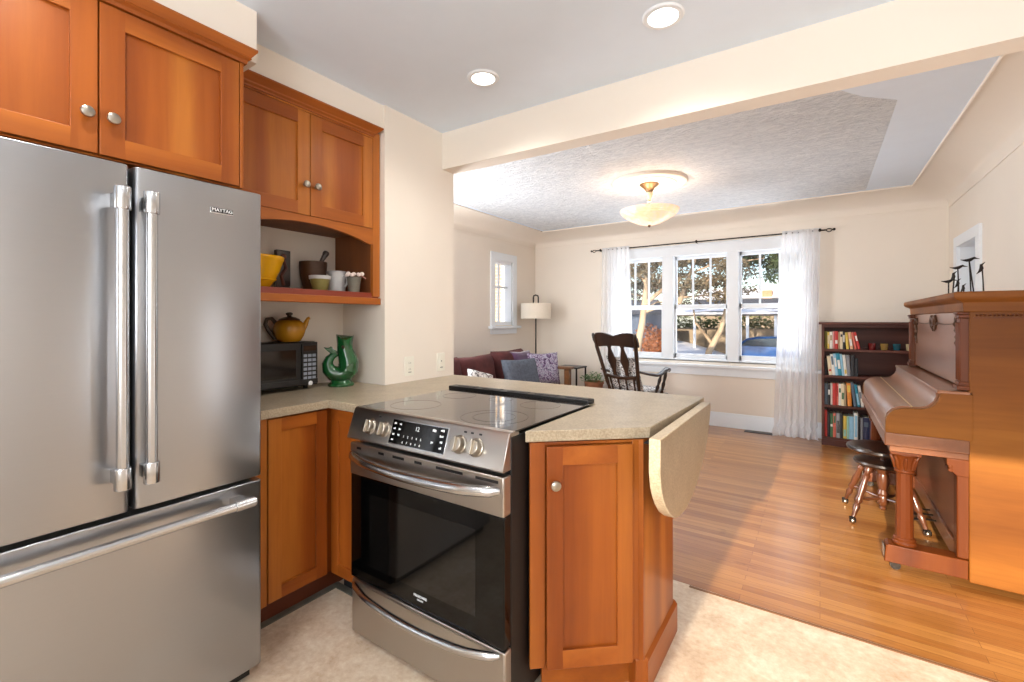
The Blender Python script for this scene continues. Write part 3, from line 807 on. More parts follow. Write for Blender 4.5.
for k in range(5): b.box(PX0 + 0.02 + k * 0.157, 1.818, 0.9335, PX0 + 0.135 + k * 0.157, 1.85, 0.9362)
b.build('vent_cover', M['bmetal'], vt, bevel=0.001)

# ------------------------------------------------------------------ things on the worktop
ZT = 0.914
t = thing('microwave_oven', 'black countertop microwave under the teapot', 'microwave', (-2.3, 1.2, ZT))
x1 = -2.236; x0 = -2.405; ya, yb2 = 0.955, 1.437
b = MB(); b.box(x0, ya, ZT + 0.018, x1 - 0.02, yb2, 1.166); b.build('case', M['black'], t, bevel=0.006, segs=3)
for xx in (x0 + 0.03, x1 - 0.05):
    for yy in (ya + 0.04, yb2 - 0.04): MB().cyl((xx, yy, ZT), (xx, yy, ZT + 0.02), 0.012).build('foot', M['rubber'], t)
dr = MB().box(x1 - 0.02, ya, ZT + 0.022, x1, 1.345, 1.163).build('door', M['black'], t, bevel=0.004)
MB().box(x1 - 0.004, ya + 0.04, ZT + 0.07, x1 + 0.001, 1.315, 1.125).build('door_window', plain('smoked_window', (30, 26, 24), 0.08, vary=0.05), dr)
b = MB(); b.box(x1 - 0.02, 1.348, ZT + 0.022, x1, yb2, 1.163); b.prism([(x1 - 0.02, ZT + 0.02), (x1 + 0.006, ZT + 0.03), (x1 + 0.004, ZT + 0.055), (x1 - 0.02, ZT + 0.06)], 'y', ya, yb2)
pn = b.build('control_panel', M['black'], t, bevel=0.003)
b = MB()
for r_ in range(6):
    for c_ in range(3): b.box(x1, 1.357 + c_ * 0.025, 1.085 - r_ * 0.0235, x1 + 0.0012, 1.376 + c_ * 0.025, 1.1 - r_ * 0.0235)
b.build('keypad', plain('grey_keys', (150, 158, 172), 0.5, vary=0.04), pn)
MB().box(x1, 1.357, 1.118, x1 + 0.001, 1.428, 1.145).build('display', plain('display_tint', (52, 36, 26), 0.2), pn)
b = MB(); b.tube([(x1 + 0.001, 1.393, 0.947), (x1 + 0.006, 1.393, 0.947)], 0.012, 16); b.build('start_button', M['marks'], pn)

t = thing('teapot', 'mustard yellow glazed teapot standing on the black microwave', 'teapot', (-2.315, 1.325, 1.1662), R(62), local=True)
b = MB(); b.lathe([(0.0, 0), (0.048, 0), (0.054, 0.004), (0.070, 0.03), (0.078, 0.055), (0.077, 0.075), (0.068, 0.098), (0.055, 0.110), (0.048, 0.113), (0.0, 0.114)], n=36); b.build('pot', M['mustard'], t)
b = MB(); b.lathe([(0.053, 0.1125), (0.05, 0.119), (0.030, 0.128), (0.012, 0.131), (0.010, 0.137), (0.016, 0.142), (0.017, 0.149), (0.010, 0.154), (0, 0.155)], n=28); b.build('lid', M['browngl'], t)
b = MB(); b.tube([(0.062, 0, 0.066), (0.076, 0, 0.088), (0.084, 0, 0.108), (0.090, 0, 0.122), (0.099, 0, 0.126)], [0.018, 0.014, 0.011, 0.009, 0.008], 14); b.build('spout', M['mustard'], t)
b = MB(); b.tube([(-0.063, 0, 0.098), (-0.083, 0, 0.122), (-0.104, 0, 0.118), (-0.112, 0, 0.092), (-0.098, 0, 0.062), (-0.08, 0, 0.035), (-0.066, 0, 0.015)], 0.0075, 12, flat=1.3); b.build('handle', M['browngl'], t)

t = thing('fish_jug', 'glossy green fish shaped jug with curled tail in the worktop corner', 'jug', (-2.205, 1.56, ZT), R(58), local=True)
b = MB(); b.lathe([(0, 0), (0.066, 0), (0.07, 0.004), (0.070, 0.013), (0.058, 0.022), (0.05, 0.034), (0.0, 0.034)], n=32, sy=0.85); b.build('base', M['greenglaze'], t)
b = MB()
b.tube([(0.020, 0, 0.262), (0.019, 0, 0.232), (0.020, 0, 0.200), (0.030, 0, 0.165), (0.040, 0, 0.130), (0.036, 0, 0.096), (0.018, 0, 0.074), (-0.010, 0, 0.064), (-0.040, 0, 0.072), (-0.064, 0, 0.096), (-0.070, 0, 0.126), (-0.060, 0, 0.152), (-0.042, 0, 0.170), (-0.020, 0, 0.180)],
       [0.050, 0.043, 0.044, 0.050, 0.056, 0.060, 0.057, 0.050, 0.046, 0.038, 0.031, 0.025, 0.020, 0.014], 26, flat=0.95)
b.bm.verts.ensure_lookup_table()
for v in b.bm.verts:     # the open mouth rises to two pointed lips
    if v.co.z > 0.25: v.co.z += 0.030 * min(1.3, abs(v.co.x - 0.02) / 0.048) ** 1.6 - 0.006
b.build('body', M['greenglaze'], t, smooth=60)
b = MB(); b.prism([(-0.020, 0.172), (-0.034, 0.165), (-0.050, 0.178), (-0.072, 0.196), (-0.092, 0.218), (-0.066, 0.212), (-0.052, 0.222), (-0.034, 0.202), (-0.020, 0.192)], 'y', -0.014, 0.014); b.build('tail_fin', M['greenglaze'], t, bevel=0.005, segs=3)
for s_ in (-1, 1):
    b = MB(); b.ball((0.008, s_ * 0.040, 0.218), (0.010, 0.006, 0.010), 14); b.build('eye', M['browngl'], t)
    b = MB(); b.prism([(0.02, 0.11), (0.065, 0.135), (0.055, 0.10), (0.062, 0.075), (0.025, 0.085)], 'y', s_ * 0.054 - 0.006, s_ * 0.054 + 0.006); b.build('side_fin', M['greenglaze'], t, bevel=0.003)

# ------------------------------------------------------------------ things in the niche
ZN = 1.4322
t = thing('mixing_bowl', 'bright yellow ceramic mixing bowl in the cupboard niche', 'bowl', (-2.20, 1.098, ZN), local=True)
b = MB(); b.lathe([(0, 0), (0.05, 0), (0.055, 0.004), (0.078, 0.035), (0.10, 0.085), (0.113, 0.126), (0.117, 0.131), (0.119, 0.145), (0.115, 0.149), (0.109, 0.14), (0.094, 0.085), (0.07, 0.035), (0.045, 0.012), (0, 0.010)], n=48); b.build('bowl_body', M['yellow'], t)
b = MB(); b.lathe([(0.0795, 0.034), (0.083, 0.036), (0.086, 0.043), (0.083, 0.045)], n=48); b.build('raised_band', M['yellow'], t)
t = thing('carved_plaque', 'tall dark carved wooden plaque behind the yellow bowl', 'plaque', (-2.345, 1.305, ZN))
MB().box(-2.36, 1.266, ZN, -2.335, 1.344, ZN + 0.215).build('board', M['darkwood'], t, bevel=0.004)
b = MB(); b.tube([(-2.334, 1.305, ZN + 0.03), (-2.333, 1.292, ZN + 0.08), (-2.333, 1.318, ZN + 0.12), (-2.334, 1.30, ZN + 0.175)], 0.009, 10); b.ball((-2.334, 1.305, ZN + 0.182), (0.006, 0.016, 0.014), 12); b.build('carving', plain('red_brown_relief', (96, 48, 34), 0.5), t)
t = thing('mortar', 'dark turned wooden mortar with leaning pestle in the niche', 'mortar', (-2.30, 1.452, ZN), local=True)
b = MB(); b.lathe([(0, 0), (0.054, 0), (0.058, 0.006), (0.050, 0.018), (0.057, 0.04), (0.067, 0.09), (0.071, 0.145), (0.071, 0.165), (0.064, 0.165), (0.056, 0.09), (0.03, 0.03), (0, 0.028)], n=36); b.build('cup', M['mortarwood'], t)
b = MB(); b.turned((-0.012, -0.022, 0.04), (0.02, 0.072, 0.232), [(0, 0.014), (0.15, 0.016), (0.3, 0.012), (0.7, 0.011), (0.85, 0.014), (0.93, 0.018), (0.98, 0.014), (1, 0.004)], 14); b.build('pestle', M['darkwood'], t)
t = thing('flower_pot', 'small sage green pot with white rim in front of the mortar', 'pot', (-2.165, 1.405, ZN), local=True)
b = MB(); b.lathe([(0, 0), (0.033, 0), (0.036, 0.003), (0.048, 0.055), (0.050, 0.062)], n=32); b.build('pot_body', M['greenpot'], t)
b = MB(); b.lathe([(0.048, 0.060), (0.053, 0.061), (0.0545, 0.078), (0.050, 0.079), (0.046, 0.06), (0.035, 0.012), (0, 0.010)], n=32); b.build('rim', M['whitegl'], t)
t = thing('milk_jug', 'pale grey ceramic jug between the green pot and the tin cup', 'jug', (-2.212, 1.538, ZN), R(200), local=True)
b = MB(); b.lathe([(0, 0), (0.040, 0), (0.044, 0.004), (0.048, 0.035), (0.046, 0.07), (0.041, 0.095), (0.044, 0.110), (0.048, 0.116), (0.044, 0.116), (0.037, 0.095), (0.040, 0.035), (0, 0.012)], n=32)
b.bm.verts.ensure_lookup_table()
for v in b.bm.verts:
    if v.co.z > 0.10 and v.co.x > 0.02: v.co.x += 0.016 * (v.co.x / 0.04) ** 3
b.build('jug_body', M['whitegl'], t)
b = MB(); b.tube([(-0.034, 0, 0.088), (-0.056, 0, 0.088), (-0.066, 0, 0.066), (-0.058, 0, 0.036), (-0.038, 0, 0.026)], 0.0055, 10); b.build('handle', M['whitegl'], t)
t = thing('tin_cup', 'small zinc cup holding cotton stems at the niche right end', 'cup', (-2.115, 1.577, ZN), local=True)
b = MB(); b.lathe([(0, 0), (0.027, 0), (0.029, 0.002), (0.038, 0.078), (0.040, 0.080), (0.040, 0.083), (0.037, 0.083), (0.026, 0.006), (0, 0.005)], n=28); b.build('cup_body', M['zinc'], t)
b = MB(); rnd = random.Random(3); tips = []
for k in range(7):
    a = 2 * PI * k / 7; q = (0.034 * math.cos(a), 0.042 * math.sin(a) + 0.004, 0.097 + rnd.uniform(-0.006, 0.014)); tips.append(q)
    b.tube([(0.01 * math.cos(a), 0.01 * math.sin(a), 0.02), q], 0.0016, 6)
b.tube([(0, 0.008, 0.06), (0.015, 0.038, 0.092), (0.02, 0.063, 0.078)], 0.004, 8)
b.build('stems', M['twig'], t)
b = MB()
for q in tips: b.ball(q, (0.012, 0.013, 0.011), 10)
b.build('cotton_bolls', M['cotton'], t)

# outlets on the column
def outlet(y, z, lab, kind):
    t = thing('wall_outlet', lab, 'outlet', (-2.03, y, z))
    MB().box(-2.03, y - 0.036, z - 0.058, -2.024, y + 0.036, z + 0.058).build('cover_plate', M['ivory'], t, bevel=0.002)
    if kind:
        MB().box(-2.0242, y - 0.017, z - 0.034, -2.0215, y + 0.017, z + 0.034).build('receptacle', M['ivory'], t, bevel=0.001)
        b = MB()
        for zz in (-0.018, 0.018):
            b.box(-2.0216, y - 0.008, z + zz - 0.004, -2.0212, y - 0.006, z + zz + 0.005); b.box(-2.0216, y + 0.005, z + zz - 0.004, -2.0212, y + 0.007, z + zz + 0.005)
        b.box(-2.0216, y - 0.012, z - 0.037, -2.0210, y + 0.012, z - 0.034)
        b.build('slot', M['slot'], t)
    else:
        MB().box(-2.0242, y - 0.016, z - 0.033, -2.021, y + 0.016, z + 0.033).build('receptacle', M['ivory'], t, bevel=0.001)
        b = MB(); b.tube([(-2.0215, y, z + 0.006), (-2.0203, y, z + 0.006)], 0.004, 10); b.box(-2.0213, y - 0.012, z - 0.036, -2.0205, y + 0.012, z - 0.032); b.build('jack', M['slot'], t)
outlet(1.90, 1.005, 'ivory double electric outlet on the column, nearer the cupboards', True)
outlet(2.173, 1.010, 'ivory single jack plate on the column, nearer the living room', False)
# ------------------------------------------------------------------ ceiling lights
def can_light(x, y, lab):
    z = zt(x, 2.492, 0.0122)
    t = thing('recessed_light', lab, 'ceiling light', (x, y, z), local=True, group='recessed ceiling lights')
    b = MB(); b.lathe([(0.056, 0.002), (0.058, -0.008), (0.074, -0.007), (0.080, -0.001), (0.080, 0.004), (0.056, 0.004), (0.056, 0.002)], n=40); b.build('trim_ring', M['white'], t)
    b = MB(); b.lathe([(0.0575, -0.002), (0.03, -0.0035), (0, -0.004)], n=32); b.build('lens', M['lens'], t)
    lamp('recessed_light_beam', 'SPOT', (x, y, z - 0.02), CAN, (1.0, 0.96, 0.90), (0, 0, -1), spot_size=R(150), spot_blend=0.8, shadow_soft_size=0.05)
M['lens'] = glow('lit_lamp_lens', (255, 248, 236), 6.0)
CAN = 17
can_light(-1.385, 1.79, 'round recessed ceiling light nearer the column')
can_light(-0.51, 1.81, 'round recessed ceiling light nearer the top centre of the photo')
can_light(-1.385, 0.25, 'added unseen recessed ceiling light over the aisle in front of the refrigerator')  # this and the next two: unseen lamps added for ambient light
can_light(-0.30, 0.25, 'added unseen recessed ceiling light over the middle of the kitchen')
can_light(-0.51, -1.2, 'added unseen recessed ceiling light by the back window')
# pendant bowl under a plaster medallion
PXc, PYc = -1.30, 4.17
t = thing('ceiling_medallion', 'round cream plaster medallion on the living room ceiling', 'medallion', (PXc, PYc, ZC), local=True)
b = MB(); b.lathe([(0.0, 0.0), (0.0, -0.022), (0.26, -0.022), (0.285, -0.03), (0.305, -0.034), (0.325, -0.026), (0.335, -0.010), (0.335, 0.0)], n=64); b.build('disc', M['wall'], t)
b = MB(); b.lathe([(0.215, -0.021), (0.222, -0.03), (0.232, -0.03), (0.24, -0.021)], n=64); b.build('raised_ring', M['wall'], t)
t = thing('pendant_lamp', 'lit frosted glass bowl pendant hanging from the ceiling medallion', 'pendant lamp', (PXc, PYc, ZC - 0.022), local=True)
b = MB(); b.lathe([(0, 0.0), (0.085, 0.0), (0.088, -0.006), (0.075, -0.02), (0.05, -0.038), (0.034, -0.062), (0.03, -0.075), (0, -0.075)], n=40); b.build('canopy', plain('antique_brass', (124, 104, 80), 0.35, 0.8), t)
b = MB(); b.lathe([(0.028, -0.075), (0.034, -0.082), (0.026, -0.11), (0.016, -0.128), (0.014, -0.15), (0.02, -0.16), (0.0, -0.165)], n=28); b.tube([(0, 0, -0.16), (0, 0, -0.385)], 0.006, 10); b.build('stem', plain('pale_brass', (186, 172, 150), 0.4, 0.6), t)
x = N('lit_alabaster_glass')
nz = x.noise(9, x.coord(), 4, 0.6, 1.2)
col = x.ramp(nz, [(0.3, lin((255, 206, 160))), (0.7, lin((255, 234, 210)))])
x.set(Base_Color=col, Emission_Color=col, Emission_Strength=0.42, Roughness=0.35)
M['alabaster'] = x.m
b = MB(); b.lathe([(0.0, -0.378), (0.05, -0.374), (0.11, -0.355), (0.17, -0.325), (0.215, -0.293), (0.24, -0.268), (0.256, -0.252), (0.262, -0.240), (0.256, -0.238), (0.235, -0.258), (0.205, -0.288), (0.16, -0.318), (0.10, -0.346), (0.05, -0.364), (0.0, -0.368)], n=64)
b.build('glass_bowl', M['alabaster'], t)
for zz, rr in ((-0.262, 0.247), (-0.275, 0.237), (-0.288, 0.223)):
    b = MB(); b.tube([(rr * math.cos(2 * PI * k / 48), rr * math.sin(2 * PI * k / 48), zz) for k in range(48)], 0.0042, 8, closed=True); b.build('moulded_ring', M['alabaster'], t)
b = MB(); b.lathe([(0.0, -0.372), (0.012, -0.376), (0.013, -0.386), (0.006, -0.394), (0, -0.398)], n=20); b.build('finial', plain('brass_knob', (124, 104, 80), 0.35, 0.8), t)
for k in range(3):
    a = 2 * PI * k / 3
    lamp('pendant_bulb', 'POINT', (PXc + 0.09 * math.cos(a), PYc + 0.09 * math.sin(a), ZC - 0.27), 1.6, (1.0, 0.91, 0.78), shadow_soft_size=0.04)

# ------------------------------------------------------------------ curtains and rod
rt = thing('curtain_rod', 'thin dark iron curtain rod with knot finials over the front window', 'curtain rod', (-1.25, 5.86, 2.235))
b = MB(); b.tube([(-2.56, 5.86, 2.236), (0.05, 5.86, 2.236)], 0.0075, 12); b.build('rod', M['iron'], rt)
for xe, s in ((-2.56, -1), (0.05, 1)):
    b = MB()
    for q in (-1, 0, 1):
        b.tube([(xe + s * u, 5.86 + 0.022 * math.sin(PI * (u / 0.06)) * math.cos(q * 2.1), 2.236 + 0.024 * math.sin(PI * (u / 0.06)) * math.sin(q * 2.1 + 0.6)) for u in [0.06 * k / 10 for k in range(11)]], 0.0045, 8)
    b.ball((xe + s * 0.073, 5.86, 2.236), 0.014, 12); b.build('finial', M['iron'], rt)
for xb in (-2.50, -1.25, 0.0):
    b = MB(); b.tube([(xb, FW, 2.225), (xb, 5.875, 2.225), (xb, 5.86, 2.236)], 0.005, 8); b.ball((xb, 5.855, 2.238), (0.014, 0.016, 0.020), 12); b.build('bracket', M['iron'], rt)
def curtain(name, label, xa, xb, xa2, xb2, z0, folds, amp, puddle=False, seed=1):
    rnd = random.Random(seed)
    ph = [rnd.uniform(0, 6.28) for _ in range(4)]
    nz_ = 46
    def fn(u, v):
        z = 2.262 + (z0 - 2.262) * v
        a, b2 = xa + (xa2 - xa) * v ** 0.8, xb + (xb2 - xb) * v ** 0.8
        k = 0.35 + 0.65 * min(1, v * 5)
        fold = math.sin(u * folds * 2 * PI + ph[0] + 0.5 * math.sin(v * 3 + ph[1])) + 0.4 * math.sin(u * folds * 4.3 * PI + ph[2])
        y = 5.852 + amp * k * fold * 0.62
        if abs(z - 2.236) < 0.03: y = 5.848 + 0.006 * fold
        x_ = a + (b2 - a) * u
        if puddle and v > 0.93:
            w_ = (v - 0.93) / 0.07
            y -= 0.055 * w_ * (1 + 0.35 * math.sin(u * 15 + 1)); z = max(0.006, z0 + 0.03 * abs(math.sin(u * 13 + w_ * 3)) * (1 - abs(2 * w_ - 1)) + (2.262 - z0) * 0.07 * (1 - w_) * 0.9)
            x_ += 0.012 * math.sin(u * 21 + w_ * 6)
        return (x_, y, z)
    b = MB(); b.grid(fn, 120, nz_)
    t = thing(name, label, 'curtain', ((xa + xb) / 2, 5.85, z0))
    b.build('cloth', M['voile'], t, smooth=180)
    hb = MB(); hb.grid(lambda u, v: (xa + (xb - xa) * u, 5.870 + 0.006 * math.sin(u * folds * 2 * PI + ph[0]), 2.262 - 0.055 * v), 120, 3)
    hb.build('rod_pocket', M['voile'], t, smooth=180)
curtain('sheer_curtain', 'white sheer curtain at the left end of the rod behind the rocking chair', -2.47, -2.09, -2.51, -2.02, 0.012, 6, 0.034, False, 2)
curtain('sheer_curtain', 'white sheer curtain puddling on the floor beside the dark bookcase', -0.345, 0.006, -0.43, -0.026, 0.008, 6, 0.04, True, 5)

# floor vent
t = thing('floor_vent', 'flat dark metal floor vent below the front window', 'vent', (-0.56, 5.84, 0))
b = MB(); b.box(-0.72, 5.80, 0.0, -0.42, 5.90, 0.005); fr = b.build('frame', M['bmetal'], t, bevel=0.001)
b = MB()
for k in range(18): b.box(-0.705 + k * 0.0155, 5.812, 0.0048, -0.697 + k * 0.0155, 5.888, 0.0062)
b.build('slats', M['black'], t)

# ------------------------------------------------------------------ bookcase
t = thing('bookcase', 'dark wooden four shelf bookcase against the far wall right of the curtain', 'bookcase', (0.5, 5.8, 0))
BY0, BY1 = 5.665, 5.94
bx0, bx1 = 0.014, 0.95
MB().box(bx0, BY0, 0.0, bx0 + 0.022, BY1, 1.235).build('side', M['bookwood'], t, bevel=0.001)
MB().box(bx1 - 0.022, BY0, 0.0, bx1, BY1, 1.235).build('side', M['bookwood'], t, bevel=0.001)
MB().box(bx0 - 0.025, BY0 - 0.02, 1.235, bx1 + 0.02, BY1, 1.258).build('top', M['bookwood'], t, bevel=0.003)
MB().box(bx0 + 0.02, BY1 - 0.012, 0.05, bx1 - 0.02, BY1, 1.235).build('back', M['bookwood'], t)
SZ = [0.985, 0.715, 0.412, 0.082]
for z in SZ: MB().box(bx0 + 0.021, BY0 + 0.004, z - 0.024, bx1 - 0.021, BY1 - 0.01, z).build('shelf', M['bookwood'], t, bevel=0.001)
MB().box(bx0 + 0.001, BY0 - 0.012, 0.0, bx1, BY0 + 0.008, 0.062).build('plinth', M['bookwood'], t, bevel=0.001)
MB().box(bx0 + 0.02, BY0 + 0.006, 1.205, bx1 - 0.02, BY0 + 0.02, 1.236).build('top_rail', M['bookwood'], t, bevel=0.001)
COL = dict(olive=(120, 112, 40), yellow=(222, 190, 84), white=(232, 228, 220), cream=(224, 208, 176), red=(190, 54, 48), coral=(216, 110, 92), pink=(222, 150, 146), black=(30, 30, 34),
           peach=(228, 178, 140), teal=(34, 132, 156), skyblue=(150, 196, 220), navy=(44, 50, 84), slate=(88, 104, 120), orange=(224, 136, 50), green=(70, 110, 74), grey=(138, 138, 142), tan=(176, 150, 116), mint=(150, 196, 178))
BM = {}
def book_mat(c):
    if c not in BM: BM[c] = plain('book_cover_' + c, COL[c], 0.5, vary=0.06, scale=20)
    return BM[c]
M['pages'] = plain('book_pages', (228, 218, 196), 0.9)
ORD = ['leftmost', 'second', 'third', 'fourth', 'fifth', 'sixth', 'seventh', 'eighth', 'ninth', 'tenth', 'eleventh', 'twelfth', 'thirteenth', 'fourteenth']
BAND = {}
def book(x, z, w_, h_, d_, col, lean, label, grp, band=None):
    t = thing('book', label, 'book', (x, BY0 + 0.015 + random.Random(x * 1000).uniform(0.0, 0.012), z), local=True, group=grp)
    s = MB(Matrix.Rotation(-lean, 4, 'Y') if lean <= 0 else Matrix.Translation((w_, 0, 0)) @ Matrix.Rotation(-lean, 4, 'Y') @ Matrix.Translation((-w_, 0, 0)))
    if lean: s.M = Matrix.Rotation(lean, 4, 'Y')
    sp = [(0.0, 0.004), (w_ * 0.25, 0.0008), (w_ * 0.5, 0.0), (w_ * 0.75, 0.0008), (w_, 0.004), (w_, d_), (w_ - 0.002, d_), (w_ - 0.002, 0.006), (0.002, 0.006), (0.002, d_), (0, d_)]
    s.prism(sp, 'z', 0, h_)
    s.build('cover', book_mat(col), t, smooth=0)
    p = MB(s.M); p.box(0.0022, 0.0065, 0.003, w_ - 0.0022, d_ - 0.004, h_ - 0.003); p.build('pages', M['pages'], t, smooth=0)
    if band:
        p = MB(s.M); p.box(w_ * 0.16, -0.0006, h_ * band[1], w_ * 0.84, 0.002, h_ * band[2]); p.build('spine_label', book_mat(band[0]), t, smooth=0)
SH = {
 'top': (0, [('olive', .026, .178, 0), ('yellow', .022, .172, 0, ('cream', .3, .8)), ('white', .030, .174, 0, ('tan', .5, .8)), ('pink', .018, .178, 0), ('red', .034, .180, 0, ('white', .3, .5)), ('tan', .018, .172, 0), ('cream', .026, .176, 0, ('black', .7, .85)), ('black', .020, .178, 0, ('white', .4, .8)), ('yellow', .026, .168, -0.06), ('peach', .030, .172, -0.12, ('white', .2, .6)), ('coral', .022, .172, -0.17), ('red', .026, .172, -0.21, ('white', .5, .8))]),
 'second': (1, [('black', .022, .160, 0), ('cream', .036, .195, -0.10, ('red', .2, .3)), ('white', .030, .214, -0.10, ('slate', .5, .9)), ('skyblue', .026, .222, -0.10, ('white', .4, .8)), ('teal', .036, .226, -0.10, ('white', .3, .7)), ('skyblue', .022, .218, -0.10), ('white', .028, .210, -0.09, ('yellow', .1, .3)), ('grey', .030, .208, -0.06), ('black', .040, .21, 0), ('black', .028, .18, 0)]),
 'third': (2, [('slate', .030, .215, 0), ('black', .026, .205, 0, ('white', .5, .75)), ('white', .020, .220, 0), ('red', .036, .222, 0), ('coral', .022, .222, 0, ('red', .4, .9)), ('white', .026, .218, 0, ('green', .6, .8)), ('cream', .030, .22, 0, ('green', .3, .6)), ('tan', .018, .216, 0), ('orange', .040, .232, -0.05, ('yellow', .6, .9)), ('slate', .030, .24, -0.11), ('teal', .028, .222, -0.13, ('skyblue', .1, .6)), ('white', .028, .214, -0.15, ('grey', .4, .7))]),
 'bottom': (3, [('red', .026, .275, 0), ('black', .026, .25, 0), ('green', .030, .24, 0, ('white', .45, .55)), ('coral', .028, .245, 0, ('green', .6, .9)), ('grey', .040, .25, 0, ('black', .2, .7)), ('black', .026, .245, 0), ('yellow', .036, .225, 0, ('mint', .1, .4)), ('mint', .022, .226, 0), ('skyblue', .046, .228, 0), ('white', .036, .268, 0, ('skyblue', .1, .9)), ('black', .024, .235, 0), ('grey', .022, .225, 0), ('navy', .060, .23, 0, ('slate', .6, .8)), ('navy', .040, .228, 0)]),
}
for sh, (si, bl) in SH.items():
    x = bx0 + 0.026
    for k, q in enumerate(bl):
        c, w_, h_, lean = q[:4]
        if lean: x += max(0.0, min(h_, bl[k - 1][2]) * (math.sin(-lean) - math.sin(-bl[k - 1][3])))
        w_ *= 0.84
        ln = 'leaning ' if lean else ''
        zoff = SZ[si] + (w_ * math.sin(-lean) if lean < 0 else 0) * 0
        book(x, SZ[si] + 0.0005, w_, h_, 0.135 if si < 2 else 0.17, c, lean, f'{ln}{c} book, {ORD[k]} from the left on the bookcase {sh} shelf' if k else f'{ln}{c} book, leftmost on the bookcase {sh} shelf', f'books on the {sh} shelf', q[4] if len(q) > 4 else None)
        x += w_ / math.cos(lean) + 0.0008
def candle(x, col, lab, wax):
    t = thing('candle_cup', lab, 'candle holder', (x, 5.735, SZ[0] + 0.0005), local=True, group='candle cups on the bookcase')
    b = MB(); b.lathe([(0, 0), (0.024, 0), (0.026, 0.004), (0.031, 0.062), (0.029, 0.062), (0.024, 0.008), (0, 0.007)], n=24); b.build('glass_cup', plain('cup_' + lab.split()[0], col, 0.2, vary=0.2, scale=30), t)
    b = MB(); b.lathe([(0, 0.0075), (0.0245, 0.0085), (0.027, 0.036), (0, 0.037)], n=20); b.build('wax', plain('wax_' + lab.split()[0], wax, 0.6), t)
candle(0.428, (112, 26, 26), 'ruby red glass candle cup on the bookcase top shelf', (236, 150, 130))
candle(0.522, (150, 118, 60), 'amber gold glass candle cup on the bookcase top shelf', (224, 190, 130))
candle(0.616, (30, 84, 96), 'dark teal glass candle cup on the bookcase top shelf', (150, 190, 190))
candle(0.712, (206, 184, 142), 'cream glass candle cup on the bookcase top shelf', (240, 220, 180))

# ------------------------------------------------------------------ sofa
t = thing('sofa', 'maroon sofa with wooden arms along the left living room wall', 'sofa', (-3.1, 4.2, 0))
SX0, SX1, SY0, SY1 = -3.52, -2.62, 2.95, 5.18
MB().box(SX0 + 0.03, SY0 + 0.06, 0.16, SX1 - 0.02, SY1 - 0.06, 0.30).build('seat_frame', M['armwood'], t, bevel=0.01)
b = MB(); b.prism([(SX0, 0.2), (SX0 + 0.14, 0.2), (SX0 + 0.14, 0.80), (SX0 + 0.02, 0.82), (SX0, 0.80)], 'y', SY0 + 0.05, SY1 - 0.05); b.build('back_frame', M['maroon'], t, bevel=0.03, segs=3)
for k in range(3):
    y = SY0 + 0.07 + k * 0.70
    MB().box(-3.30, y, 0.30, SX1 + 0.0, y + 0.69, 0.45).build('seat_cushion', M['maroon'], t, bevel=0.045, segs=4)
for k, (yy, zz, hh) in enumerate(((3.32, 0.655, 0.47), (3.93, 0.655, 0.46), (4.62, 0.665, 0.50))):
    cm = MB(Matrix.Translation((-3.17, yy, zz)) @ Matrix.Rotation(R(90 + (-3, 2, 2)[k]), 4, 'Z') @ Matrix.Rotation(R(-10), 4, 'X')); cm.cushion(0.70, hh, 0.26, 18, 0.10)
    cm.build('back_cushion', M['maroon'], t, smooth=180)
for yy in (SY0, SY1):
    MB().box(SX0 + 0.05, yy - 0.07, 0.655, SX1 + 0.03, yy + 0.07, 0.69).build('arm_top', M['armwood'], t, bevel=0.008)
    MB().box(SX1 - 0.07, yy - 0.035, 0.0, SX1, yy + 0.035, 0.655).build('front_post', M['armwood'], t, bevel=0.004)
    MB().box(SX0 + 0.04, yy - 0.035, 0.0, SX0 + 0.11, yy + 0.035, 0.655).build('rear_post', M['armwood'], t, bevel=0.004)
    MB().box(SX0 + 0.10, yy - 0.015, 0.22, SX1 - 0.06, yy + 0.015, 0.28).build('arm_rail', M['armwood'], t, bevel=0.003)
def throw(name, label, mat, loc, w_, h_, t_, rz, rx, ry=0, sidemat=None):
    cm = MB(Matrix.Rotation(R(rz), 4, 'Z') @ Matrix.Rotation(R(rx), 4, 'X') @ Matrix.Rotation(R(ry), 4, 'Y')); cm.cushion(w_, h_, t_, 18, 0.14)
    o = cm.build('face', mat, tt := thing(name, label, 'cushion', loc, local=True), smooth=180)
    cm = MB(Matrix.Rotation(R(rz), 4, 'Z') @ Matrix.Rotation(R(rx), 4, 'X') @ Matrix.Rotation(R(ry), 4, 'Y'))
    q = 0.955
    cm.tube([(s1 * w_ / 2 * q, 0, s2 * h_ / 2 * q) for s1, s2 in ((-1, -1), (0, -0.93), (1, -1), (0.93, 0), (1, 1), (0, 0.93), (-1, 1), (-0.93, 0))], 0.006, 8, closed=True)
    cm.build('piping', sidemat or mat, tt)
throw('throw_cushion', 'blue grey throw cushion propped on the maroon sofa', M['greycush'], (-2.87, 4.43, 0.635), 0.50, 0.40, 0.15, 70, -18)
throw('throw_cushion', 'purple and white floral throw cushion at the far sofa end', M['purplefloral'], (-2.90, 4.98, 0.66), 0.46, 0.42, 0.15, 58, -12, 0, M['maroon'])
throw('throw_cushion', 'plum coloured throw cushion tucked behind the floral one', M['purple'], (-3.06, 4.74, 0.72), 0.40, 0.36, 0.11, 84, -14)
throw('throw_cushion', 'small black and white patterned cushion on the near sofa end', M['bwfloral'], (-2.80, 3.58, 0.66), 0.30, 0.24, 0.09, 75, -35, 20)

